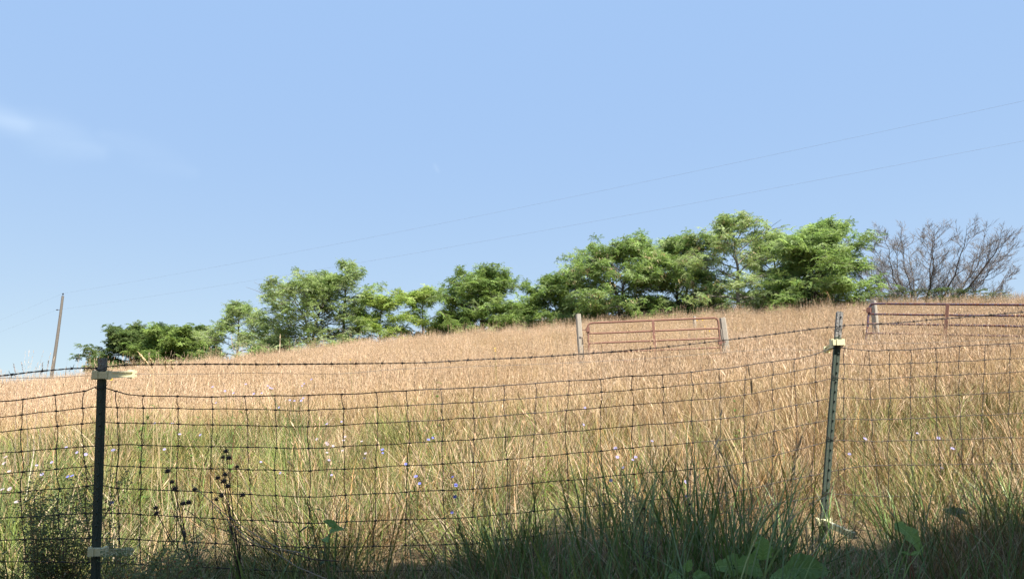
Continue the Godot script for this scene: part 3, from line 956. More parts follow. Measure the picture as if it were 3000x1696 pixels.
	# the two steel posts
	t_post("dark green steel T-post with a rusty pale tip, standing in tree shade", fence_px(298, 1049, 0.012), fence_px(277, 1680, 0.012), 0.0190, M.green_paint, M.grey_tip, 0.095, [1078, 1134], [298.0, 277.0])
	t_post("faded green steel T-post with a chalky tip, leaning in full sun", fence_px(2464, 913, 0.012), fence_px(2410, 1610, 0.012), 0.0195, M.green_paint, M.grey_tip, 0.15, [958, 1018, 1108, 1289, 1446], [2464.0, 2410.0])

	# insulators and the thin electric wire behind them
	var tips := []
	tips.append(insulator("cream plastic insulator near the tip of the dark post", fence_px(292, 1099, 0.03), Vector3(0.0, 0.012, -0.26), 1.0))
	tips.append(insulator("cream plastic insulator near the ground on the dark post", fence_px(281, 1617, 0.03), Vector3(0.005, -0.055, -0.25), 1.0))
	tips.append(insulator("cream plastic insulator high on the faded post", fence_px(2457, 1003, 0.03), Vector3(0.045, -0.028, -0.25), 1.0))
	tips.append(insulator("sun-bleached insulator low on the faded post, arm toward the road", fence_px(2416, 1530, 0.02), Vector3(0.03, -0.018, 0.25), 1.0))
	var p1: Vector3 = tips[0]
	var p2: Vector3 = tips[2]
	var ew := []
	for q in [[-90, 1110], [0, 1107.4], [146, 1107], [245, 1101]]: ew.append(px(q[0], q[1], 3.12))
	ew.append(p1)
	for q in [[553, 1096, 3.43], [750, 1093, 3.48], [994, 1095, 3.55], [1179, 1081, 3.6], [1600, 1066, 3.75], [1913, 1049, 3.9], [2243, 1024, 4.05]]: ew.append(px(q[0], q[1], q[2]))
	ew.append(p2)
	for q in [[2500, 1009, 4.2], [2694, 1005, 4.3], [2791, 1001, 4.35], [3000, 991, 4.5], [3100, 986, 4.6]]: ew.append(px(q[0], q[1], q[2]))
	var pts := []
	for i in ew.size() - 1:
		for k in 4:
			pts.append((ew[i] as Vector3).cubic_interpolate(ew[i + 1], ew[maxi(i - 1, 0)], ew[mini(i + 2, ew.size() - 1)], k / 4.0) - ew[0])
	pts.append(ew[-1] - ew[0])
	var mb := MB.new()
	mb.tube(pts, [0.0009], 4, Color.WHITE)
	var o := part("electric_wire", mb, M.bright_wire, self)
	o.position = ew[0]
	tag(o, "hair-thin electric wire strung between the upper insulators", "wire")

func t_post(label: String, head: Vector3, foot: Vector3, half: float, paint: Material, tip: Material, tip_len: float, clips: Array, ends: Array) -> void:
	var t := thing("steel_fence_post", foot, label, "post")
	var axis := head - foot
	var L := axis.length()
	var up := axis / L
	var s2 := (F2 - F1).normalized()
	var x := Vector3(s2.x, 0, -s2.y)
	x = (x - up * x.dot(up)).normalized()
	var z := x.cross(up)                    # toward the road
	for q in [["shaft", -0.4, L - tip_len, paint], ["painted_tip", L - tip_len, L, tip]]:
		var mb := MB.new()
		var sec := [Vector2(-half, -0.0045), Vector2(-half, -0.0008), Vector2(-0.0055, 0.0022), Vector2(-0.004, 0.0065), Vector2(0.004, 0.0065), Vector2(0.0055, 0.0022), Vector2(half, -0.0008), Vector2(half, -0.0045), Vector2(0.003, -0.001), Vector2(0.0026, -0.036), Vector2(-0.0026, -0.036), Vector2(-0.003, -0.001)]
		for i in sec.size():
			var a: Vector2 = sec[i]
			var b: Vector2 = sec[(i + 1) % sec.size()]
			var pa := x * a.x + z * a.y
			var pb := x * b.x + z * b.y
			mb.quad(pa + up * q[1], pa + up * q[2], pb + up * q[2], pb + up * q[1], Color.WHITE)
		if q[0] == "painted_tip":
			mb.quad(up * L + x * -half - z * 0.002, up * L + z * 0.0062, up * L + x * half - z * 0.002, up * L - z * 0.0025, Color.WHITE)
			mb.box(up * L - z * 0.018, Vector3(0.0026, 0.0005, 0.018), Basis(x, up, z), Color.WHITE)
		part(q[0], mb, q[3], t)
	var stud := MB.new()
	stud.tube([Vector3(0, 0, 0.004), Vector3(0, 0.001, 0.011), Vector3(0, 0.002, 0.0135)], [0.0055, 0.0045, 0.0022], 6, Color.WHITE)
	var sm := stud.mesh()
	var k := L - 0.03
	var b := Basis(x, up, z)
	while k > 0.1:
		part_mesh("stud", sm, tip if k > L - tip_len else paint, t, Transform3D(b, up * k))
		k -= 0.054
	for y in clips:
		var f := clampf((y - 1049.0) / (1680.0 - 1049.0) if ends[0] < 1000.0 else (y - 913.0) / (1610.0 - 913.0), 0, 1)
		var c := up * L * (1.0 - f)
		var mb := MB.new()
		var pts := []
		for i in 11:
			var a := lerpf(-0.3, PI + 0.3, i / 10.0)
			pts.append(c + x * cos(a) * (half + 0.004) + z * (sin(a) * -0.008 + 0.009) + up * (-0.006 - sin(a) * 0.01))
		mb.tube(pts, [0.0016], 4, Color.WHITE)
		var front := []
		for i in 7:
			var a := lerpf(-1, 1, i / 6.0)
			front.append(c + x * a * (half + 0.008) + z * (0.012 - 0.004 * a * a) + up * (0.004 * a - 0.010 * (1.0 - a * a)))
		mb.tube(front, [0.0017], 4, Color.WHITE)
		part("wire_clip", mb, M.wire, t)

func insulator(label: String, at: Vector3, arm: Vector3, k: float) -> Vector3:
	var t := thing("fence_insulator", at, label, "insulator", "plastic insulators on the fence posts")
	var dir := arm.normalized()
	var x := dir.cross(Vector3.UP).normalized()
	var up := x.cross(dir)
	var b := Basis(x, up, x.cross(up))
	var cl := MB.new()
	var front := -1.0 if arm.z < 0.0 else 1.0      # the clamp wraps the flange whichever way the arm points
	cl.box(Vector3.ZERO, Vector3(0.034, 0.016, 0.010), Basis(Vector3.RIGHT, Vector3.UP, Vector3.BACK), Color.WHITE)
	cl.box(Vector3(-0.031, 0, -0.012), Vector3(0.007, 0.020, 0.014), Basis(), Color.WHITE)
	cl.box(Vector3(0.031, 0, -0.012), Vector3(0.007, 0.020, 0.014), Basis(), Color.WHITE)
	cl.box(Vector3(-0.010, 0.001, 0.011), Vector3(0.004, 0.018, 0.003), Basis(), Color.WHITE)
	part("clamp", cl, M.cream, t)
	var ar := MB.new()
	var L := arm.length()
	var start := dir * (0.03 if front < 0.0 else 0.008)
	var mid := (start + arm) * 0.5
	ar.box(mid, Vector3(0.0035, 0.0135, (L - 0.01) * 0.5), b, Color.WHITE)
	ar.box(mid + up * 0.012, Vector3(0.009, 0.003, (L - 0.01) * 0.5), b, Color.WHITE)
	ar.box(mid - up * 0.012, Vector3(0.009, 0.003, (L - 0.01) * 0.5), b, Color.WHITE)
	part("arm", ar, M.cream, t)
	var hd := MB.new()
	hd.box(arm - dir * 0.012, Vector3(0.016, 0.020, 0.004), b, Color.WHITE)
	hd.box(arm + dir * 0.004 + up * 0.010, Vector3(0.013, 0.007, 0.013), b, Color.WHITE)
	hd.box(arm + dir * 0.006 - up * 0.009, Vector3(0.013, 0.005, 0.010), b, Color.WHITE)
	part("wire_holder", hd, M.cream, t)
	return at + arm + dir * 0.006

# ---------------------------------------------------------------- grass
func tuft(seed_: int, n_: int, spread: float, hmin: float, hmax: float, wmin: float, wmax: float, lean: float, droop: float, pal: Array, segs := 3, heads := 0, head_pal := []) -> ArrayMesh:
	var keep := rng.state
	rng.seed = seed_
	var mb := MB.new()
	for i in n_:
		var a := R(0, TAU)
		var r := spread * sqrt(R(0, 1))
		var az := a + R(-1.2, 1.2)
		mb.blade(Vector3(cos(a) * r, -0.02, sin(a) * r), az, lean * pow(R(0, 1), 0.7 if lean > 0.65 else 1.0), R(0.1, droop), R(hmin, hmax), R(wmin, wmax), segs, pick(pal), R(-1.2, 1.2))
	for i in heads:
		var a := R(0, TAU)
		var r := spread * sqrt(R(0, 1))
		var az := R(0, TAU)
		var h := hmax * R(0.95, 1.3)
		var l := R(0.0, lean * 0.6)
		var dir := Vector3(cos(az) * sin(l), cos(l), sin(az) * sin(l))
		var b := Vector3(cos(a) * r, 0, sin(a) * r)
		var sc := pick(pal)
		mb.blade(b, az, l, 0.1, h, wmin * 0.8, 2, sc, R(-1, 1))
		var hc := pick(head_pal)
		for k in 9:
			var p := b + dir * h * (0.72 + 0.034 * k)
			var ha := R(0, TAU)
			var hl := R(0.02, 0.05) * (1.2 - 0.1 * k)
			var tip := p + dir * R(0.03, 0.06) + Vector3(cos(ha), 0, sin(ha)) * hl * 0.5
			var w := Vector3(-sin(ha), 0, cos(ha)) * R(0.0016, 0.0034)
			var m := p.lerp(tip, 0.5)
			mb.quad(p, m - w, tip, m + w, hc)
	rng.state = keep
	return mb.mesh()

func scatter(rings: Array, accept: Callable) -> void:
	# rings: [from, to, tufts per square metre]
	for q in rings:
		var d: float = q[0]
		while d < q[1]:
			var step: float = maxf(0.25, d * 0.04)
			var w: float = 0.98 * d + 0.9
			var n_ := int(q[2] * step * 2.0 * w + R(0, 1))
			for i in n_:
				var dd := d + R(0, step)
				accept.call(R(-w, w), dd)
			d += step

func spot(x: float, d: float, scale: float, lean := 0.12) -> Transform3D:
	var b := Basis(Vector3.UP, R(0, TAU)).rotated(Vector3(R(-1, 1), 0, R(-1, 1)).normalized(), R(0, lean))
	return Transform3D(b.scaled(Vector3(scale, scale * R(0.85, 1.15), scale)), ground(x, d))

func green_share(x: float, d: float) -> float:
	var s := x / maxf(d, 2.0)
	var g := 0.0
	if d < 7.0: g = 0.58
	elif d < 13.0: g = lerpf(0.58, 0.16, (d - 7.0) / 6.0)
	elif d < 20.0: g = lerpf(0.16, 0.05, (d - 13.0) / 7.0)
	else: g = 0.03
	if d < 14.0:
		g += 0.38 * (1.0 - smoothstep(-0.5, 0.05, s)) * (1.0 if d < 9.0 else 0.4)
		g -= 0.22 * smoothstep(-0.1, 0.2, s) * (1.0 - smoothstep(0.45, 0.62, s))
		g += 0.85 * patch.get_noise_2d(x * 4.0, d * 4.0) * (1.0 - smoothstep(9.0, 14.0, d) * 0.7)
	else:
		g += 0.12 * patch.get_noise_2d(x * 2.0, d * 2.0)
	return clampf(g, 0.0, 0.95)

# the distance at which the ray through a pixel meets the ground
func reach(x: float, y: float) -> float:
	var d := 2.0
	while d < 60.0:
		var p := px(x, y, d)
		if p.y < land(p.x, d): return d
		d += 0.05
	return d

# the trodden spot at the foot of the faded post
func clear_of_post(x: float, d: float) -> float:
	return 0.62 if absf(x - F2.x * minf(d / F2.y, 1.0) - 0.05) < 0.17 and d > 2.7 and d < 4.05 else 1.0

func build_grass() -> void:
	var dry := [Color(0.510, 0.368, 0.210), Color(0.439, 0.300, 0.157), Color(0.581, 0.436, 0.261), Color(0.367, 0.237, 0.122), Color(0.551, 0.418, 0.253), Color(0.428, 0.330, 0.165)]
	var heads := [Color(0.500, 0.363, 0.237), Color(0.420, 0.287, 0.180), Color(0.560, 0.421, 0.284)]
	var straw := [Color(0.530, 0.393, 0.246), Color(0.420, 0.297, 0.171), Color(0.600, 0.470, 0.321), Color(0.270, 0.173, 0.095), Color(0.360, 0.269, 0.142), Color(0.440, 0.269, 0.113), Color(0.200, 0.134, 0.076)]
	var green := [Color(0.130, 0.173, 0.041), Color(0.170, 0.211, 0.054), Color(0.090, 0.130, 0.036), Color(0.220, 0.240, 0.081), Color(0.270, 0.240, 0.099), Color(0.150, 0.173, 0.072)]
	var deep := [Color(0.132, 0.213, 0.053), Color(0.165, 0.246, 0.063), Color(0.110, 0.174, 0.047), Color(0.143, 0.224, 0.089), Color(0.209, 0.269, 0.084)]
	var brown := [Color(0.253, 0.168, 0.092), Color(0.345, 0.235, 0.130), Color(0.196, 0.123, 0.070), Color(0.460, 0.336, 0.194), Color(0.299, 0.246, 0.173)]
	var lush_green := [Color(0.15, 0.21, 0.045), Color(0.19, 0.25, 0.06), Color(0.12, 0.17, 0.04), Color(0.25, 0.29, 0.09)]
	var olive := [Color(0.26, 0.24, 0.08), Color(0.33, 0.24, 0.09), Color(0.18, 0.18, 0.05), Color(0.42, 0.31, 0.14), Color(0.22, 0.24, 0.08)]

	# --- the dry hillside
	var tall := [tuft(101, 54, 0.20, 0.30, 0.62, 0.003, 0.0065, 0.35, 0.9, dry, 3, 9, heads), tuft(102, 54, 0.20, 0.30, 0.66, 0.003, 0.0065, 0.45, 1.1, dry, 3, 10, heads), tuft(103, 54, 0.22, 0.25, 0.58, 0.003, 0.0065, 0.6, 1.3, dry, 3, 6, heads)]
	var fine := [tuft(111, 64, 0.20, 0.28, 0.60, 0.0018, 0.0042, 0.45, 1.2, dry, 4, 10, heads), tuft(112, 64, 0.22, 0.25, 0.58, 0.0018, 0.0042, 0.8, 1.3, dry, 4, 7, heads), tuft(113, 60, 0.22, 0.22, 0.52, 0.0018, 0.004, 1.2, 1.1, dry, 4, 4, heads)]
	var bags := [Bag.new(), Bag.new(), Bag.new()]
	var near_bags := [Bag.new(), Bag.new(), Bag.new()]
	scatter([[6.0, 10.0, 20.0], [10.0, 14.0, 28.0], [14.0, 24.0, 24.0], [24.0, 82.0, 15.0]], func(x: float, d: float):
		if d > crest(x / d) + 7.0: return
		if d < 12.0 and R(0, 1) > smoothstep(6.0, 12.0, d) * 0.85 + 0.12: return
		if R(0, 1) < green_share(x, d) * 0.8: return
		var hn := patch.get_noise_2d(x * 2.6 + 90.0, d * 1.6)
		var sc := R(0.72, 1.15) * (1.0 if d < 20.0 else 1.12) * (1.0 + 0.55 * hn)
		if R(0, 1) < 0.05: sc *= 1.3
		var tn := patch.get_noise_2d(x * 1.5, d * 0.8 + 40.0)
		var tc := tint(0.84, 1.14, 0.04)
		(near_bags if d < 15.0 else bags)[rng.randi() % 3].put(spot(x, d, sc, 0.12 + 0.6 * maxf(0.0, -hn)), Color(tc.r * (1.0 + 0.22 * tn), tc.g * (1.0 + 0.26 * tn), tc.b * (1.0 + 0.36 * tn))))
	var o := thing("dry_grass", Vector3.ZERO, "tan dry grass in seed covering the hillside beyond the fence", "grass")
	o.set_meta("kind", "stuff")
	for i in 3: copies("blades", tall[i], bags[i], M.grass, o).set_meta("kind", "stuff")
	for i in 3: copies("blades", fine[i], near_bags[i], M.grass, o).set_meta("kind", "stuff")

	# --- tangled straw and green grass between the fence and the tall stand
	var mats := [tuft(201, 72, 0.26, 0.22, 0.52, 0.0018, 0.0038, 1.5, 0.8, straw, 4), tuft(202, 72, 0.28, 0.2, 0.5, 0.0018, 0.0038, 1.55, 0.5, straw, 4), tuft(203, 60, 0.24, 0.25, 0.5, 0.0018, 0.0036, 1.3, 0.9, straw, 4, 3, heads)]
	var greens := [tuft(211, 46, 0.22, 0.20, 0.45, 0.0025, 0.0055, 1.4, 1.1, green + straw.slice(0, 3), 4), tuft(212, 44, 0.20, 0.22, 0.5, 0.0025, 0.0055, 1.25, 1.1, green, 4), tuft(213, 40, 0.16, 0.14, 0.32, 0.003, 0.008, 1.4, 0.9, lush_green, 4)]
	var mb_ := [Bag.new(), Bag.new(), Bag.new()]
	var gb_ := [Bag.new(), Bag.new(), Bag.new()]
	scatter([[2.9, 6.0, 70.0], [6.0, 10.0, 50.0], [10.0, 15.0, 14.0]], func(x: float, d: float):
		var hn := patch.get_noise_2d(x * 5.0 + 33.0, d * 5.0)
		var sc := R(0.65, 1.1) * (0.85 if d < 4.0 else 1.0) * clampf(1.0 + 1.1 * hn, 0.5, 1.6) * clear_of_post(x, d)
		if R(0, 1) < green_share(x, d):
			gb_[rng.randi() % 3].put(spot(x, d, sc, 0.3), tint(0.65, 1.2, 0.12))
		else:
			mb_[rng.randi() % 3].put(spot(x, d, sc, 0.3), tint(0.68, 1.18, 0.08)))
	var shag := tuft(221, 90, 0.2, 0.3, 0.62, 0.002, 0.0048, 0.9, 1.3, olive, 5)
	var sb := Bag.new()
	scatter([[4.6, 7.0, 3.2], [7.0, 13.0, 3.0], [13.0, 22.0, 0.7]], func(x: float, d: float):
		var s := x / d
		if patch.get_noise_2d(x * 3.0 + 200.0, d * 3.0) < -0.05 - 0.35 * exp(-pow((s - 0.03) / 0.14, 2.0)): return
		sb.put(spot(x, d, R(0.55, 1.05), 0.2), tint(0.55, 1.1, 0.14)))
	var o2 := thing("straw_grass", Vector3.ZERO, "tangled pale straw lying just behind the woven wire", "grass")
	o2.set_meta("kind", "stuff")
	for i in 3: copies("blades", mats[i], mb_[i], M.grass, o2).set_meta("kind", "stuff")
	copies("shaggy_tufts", shag, sb, M.grass, o2).set_meta("kind", "stuff")
	var o3 := thing("green_grass", Vector3.ZERO, "short green grass growing through the straw behind the fence", "grass")
	o3.set_meta("kind", "stuff")
	for i in 3: copies("blades", greens[i], gb_[i], M.grass, o3).set_meta("kind", "stuff")

	# --- rank verge grass on the road side of the fence
	var rank := [tuft(301, 12, 0.16, 0.40, 0.78, 0.005, 0.0105, 0.7, 1.0, deep, 7), tuft(302, 11, 0.13, 0.45, 0.82, 0.005, 0.011, 0.38, 1.2, deep, 7), tuft(303, 11, 0.18, 0.3, 0.65, 0.005, 0.011, 1.3, 1.5, deep, 7)]
	var dead := [tuft(311, 40, 0.26, 0.2, 0.55, 0.0018, 0.004, 1.55, 0.6, brown, 5), tuft(312, 30, 0.2, 0.25, 0.6, 0.0016, 0.0038, 1.2, 0.8, brown + deep.slice(0, 2) + straw.slice(0, 2), 5)]
	var rb := [Bag.new(), Bag.new(), Bag.new()]
	var db := [Bag.new(), Bag.new()]
	scatter([[1.3, 3.6, 78.0]], func(x: float, d: float):
		var edge := 3.1 + 0.16 * x
		if d > edge + 0.35: return
		var k := noise.get_noise_2d(x * 6.0, d * 6.0)
		var s := x / d
		var lush := 0.44 + 0.30 * smoothstep(0.45, 0.6, s) + 0.8 * k + 0.30 * exp(-pow((s - 0.2) / 0.25, 2.0)) - 0.35 * exp(-pow((s + 0.62) / 0.14, 2.0))
		var tall_k := 0.72 + 0.36 * exp(-pow((s - 0.22) / 0.20, 2.0)) + 0.10 * exp(-pow((s + 0.28) / 0.08, 2.0))
		if R(0, 1) < lush:
			rb[rng.randi() % 3].put(spot(x, d, R(0.65, 1.05) * tall_k * clear_of_post(x, d), 0.25), tint(0.75, 1.25, 0.08))
		else:
			db[rng.randi() % 2].put(spot(x, d, R(0.6, 1.0) * tall_k * clear_of_post(x, d), 0.3), tint(0.7, 1.2, 0.08)))
	var o4 := thing("verge_grass", Vector3.ZERO, "rank green grass growing in shade at the foot of the fence", "grass")
	o4.set_meta("kind", "stuff")
	for i in 3: copies("blades", rank[i], rb[i], M.gloss, o4).set_meta("kind", "stuff")
	var o5 := thing("dead_grass", Vector3.ZERO, "brown dead stems tangled among the shaded verge grass", "grass")
	o5.set_meta("kind", "stuff")
	for i in 2: copies("blades", dead[i], db[i], M.grass, o5).set_meta("kind", "stuff")

	# --- separate fountain-shaped clumps in the meadow
	var clump := tuft(401, 150, 0.22, 0.35, 0.75, 0.003, 0.006, 0.55, 1.5, olive, 5)
	var clump2 := tuft(402, 130, 0.2, 0.35, 0.7, 0.003, 0.006, 0.6, 1.4, olive, 5)
	var spots := [[1400, 1275, 1.05, "olive clump of arching grass with a dark brown skirt, below the barbed wire"], [650, 1305, 0.9, "brown-tinged grass clump among blue flowers"], [1790, 1325, 0.85, "low shaggy grass clump beside a pale straw patch"], [1740, 1225, 0.95, "upright green-brown clump above the shaggy one"], [2720, 1535, 0.72, "dense dark clump leaning over by the big torn leaf"], [470, 1275, 0.75, "small green clump close to the dark post"], [2600, 1270, 0.8, "grass clump behind the faded post"], [1110, 1440, 0.6, "small orange-brown clump under the blue flowers"], [1560, 1240, 0.8, "arching olive clump beside the brown-skirted one"], [2280, 1180, 0.8, "olive clump behind the slack end of the mesh"]]
	for i in spots.size():
		var q: Array = spots[i]
		var dd := reach(q[0], q[1])
		var p := px(q[0], q[1], dd)
		var c := part_mesh("grass_clump", clump if i % 2 == 0 else clump2, M.grass, self, Transform3D(Basis(Vector3.UP, R(0, TAU)).scaled(Vector3.ONE * q[2]), ground(p.x, dd)))
		tag(c, q[3], "grass clump", "fountain-shaped grass clumps in the meadow")

# ---------------------------------------------------------------- single plants
func flower_mesh(petals: int, col: Color, heart: Color) -> ArrayMesh:
	var mb := MB.new()
	for k in petals:
		var a := TAU * k / petals
		var d := Vector3(cos(a), 0.35, sin(a)).normalized()
		var s := Vector3(-sin(a), 0, cos(a)) * 0.0045
		mb.quad(Vector3.ZERO, d * 0.010 - s, d * 0.0175, d * 0.010 + s, col)
	mb.ball(Vector3(0, 0.003, 0), Vector3.ONE * 0.004, heart, 3, 5)
	return mb.mesh()

func stemmed(called: String, label: String, group: String, category: String, d: float, heads: Array, hm: Mesh, scale: float, stem_col: Color, leaf_col: Color, foot_x: float, face: float, part_name: String) -> void:
	# heads: pixels of the flower heads; the stems branch from one foot
	var f := px(foot_x, 1400, d)
	var foot := ground(f.x, d)
	var t := thing(called, foot, label, category, group)
	var st := MB.new()
	var trunk_top := Vector3.ZERO
	for h in heads: trunk_top += px(h[0], h[1], d) - foot
	trunk_top /= heads.size()
	var main := curve(Vector3(0, -0.03, 0), trunk_top * 0.8, Vector3(R(-0.04, 0.04), 0, 0), 6, 0.008)
	st.tube(main, radii(0.0032, 0.0016, 6), 5, stem_col)
	for h in heads:
		var p := px(h[0], h[1], d + R(-0.12, 0.12)) - foot
		var from := at_curve(main, clampf(R(0.35, 0.85), 0, 1))
		if from.y > p.y - 0.02: from = at_curve(main, clampf((p.y - 0.08) / maxf(trunk_top.y, 0.05), 0.05, 0.9))
		var br := curve(from, p, Vector3(0, -0.02, 0), 4, 0.006)
		st.tube(br, radii(0.0020, 0.0012, 4), 4, stem_col)
		for k in 3:
			var q := at_curve(br, R(0.2, 0.95))
			st.leaf(q, Vector3(R(-1, 1), R(0.1, 0.7), R(-1, 1)).normalized(), Vector3.UP, R(0.015, 0.04), R(0.004, 0.008), leaf_col)
		var b := Basis(Vector3.RIGHT, face + R(-0.3, 0.3)).rotated(Vector3.UP, R(-0.6, 0.6)).scaled(Vector3.ONE * scale * R(0.8, 1.15) * (0.52 if part_name == "flower" else 1.0))
		part_mesh(part_name, hm, M.petal, t, Transform3D(b, p))
	for k in 8:
		var q := at_curve(main, R(0.05, 0.9))
		st.leaf(q, Vector3(R(-1, 1), R(0.0, 0.7), R(-1, 1)).normalized(), Vector3.UP, R(0.03, 0.08), R(0.006, 0.014), leaf_col)
	part("stem", st, M.grass, t)

func weed(label: String, d: float, x: float, top: float, leaves: int, ll: float, lw: float, cols: Array, stem_col: Color, stems := 1, group := "leafy weeds in the meadow") -> void:
	var h := px(x, top, d)
	var foot := ground(h.x, d)
	var t := thing("leafy_weed", foot, label, "weed", group)
	var H := maxf(h.y - foot.y, 0.12)
	var st := MB.new()
	var made := []
	for s in stems:
		var hd := Vector3(R(-0.25, 0.25) if stems > 1 else 0.02, 1, R(-0.2, 0.2) if stems > 1 else 0.0) * H * (1.0 if s == 0 else R(0.6, 0.95))
		var m := curve(Vector3(0, -0.03, 0), hd, Vector3(R(-0.03, 0.03), 0, 0), 5, 0.006)
		st.tube(m, radii(0.0035, 0.0015, 5), 5, stem_col)
		made.append(m)
	part("stem", st, M.grass, t)
	for k in leaves:
		var m: Array = made[k % stems]
		var f := lerpf(0.30, 1.0, (k + 0.5) / leaves)
		var a := k * 2.4 + R(-0.4, 0.4)
		var lb := MB.new()
		var dir := Vector3(cos(a), R(-0.1, 0.6), sin(a)).normalized()
		broad_leaf(lb, Vector3.ZERO, dir, Vector3.UP, ll * R(0.7, 1.1) * (1.15 - 0.5 * f), lw * R(0.8, 1.1) * (1.15 - 0.5 * f), pick(cols), 0.35, 0.0)
		var o := part("leaf", lb, M.leaf, t)
		o.position = at_curve(m, f)

# a large leaf: midrib, wavy edges, curling
func broad_leaf(mb: MB, base: Vector3, dir: Vector3, up: Vector3, length: float, width: float, col: Color, droop: float, wave: float) -> void:
	var s := dir.cross(up).normalized()
	var u := s.cross(dir).normalized()
	var n_ := 13 if wave > 0.0 else 5
	var rows := []
	for i in n_ + 1:
		var t := float(i) / n_
		var w := width * 0.5 * pow(sin(PI * clampf(pow(t, 0.75) * 0.97 + 0.03, 0, 1)), 0.75)
		var c := base + dir * length * t + u * length * (0.12 * sin(PI * t) - droop * t * t)
		var wl := w * (1.0 + wave * R(-0.5, 0.35))
		var wr := w * (1.0 + wave * R(-0.5, 0.35))
		rows.append([c - s * wl + u * wl * (0.25 + wave * R(-0.5, 0.4)), c - s * wl * 0.5 + u * wl * 0.14, c, c + s * wr * 0.5 + u * wr * 0.14, c + s * wr + u * wr * (0.25 + wave * R(-0.5, 0.4))])
	for i in n_:
		for k in 4:
			mb.quad(rows[i][k], rows[i + 1][k], rows[i + 1][k + 1], rows[i][k + 1], col)
		if wave > 0.0:      # pale midrib and side veins, a little proud of the blade
			var vc := Color(col.r * 1.5 + 0.03, col.g * 1.35 + 0.03, col.b * 1.5 + 0.03)
			var h := u * 0.0012
			var w := s * 0.0016
			mb.quad(rows[i][2] - w + h, rows[i + 1][2] - w * 0.8 + h, rows[i + 1][2] + w * 0.8 + h, rows[i][2] + w + h, vc)
			if i % 2 == 1 and i < n_ - 2:
				for k in [1, 3]:
					var far: Vector3 = rows[i + 2][k]
					mb.quad(rows[i][2] + h, far + h, far + dir * 0.002 + h, rows[i][2] + dir * 0.003 + h, vc)

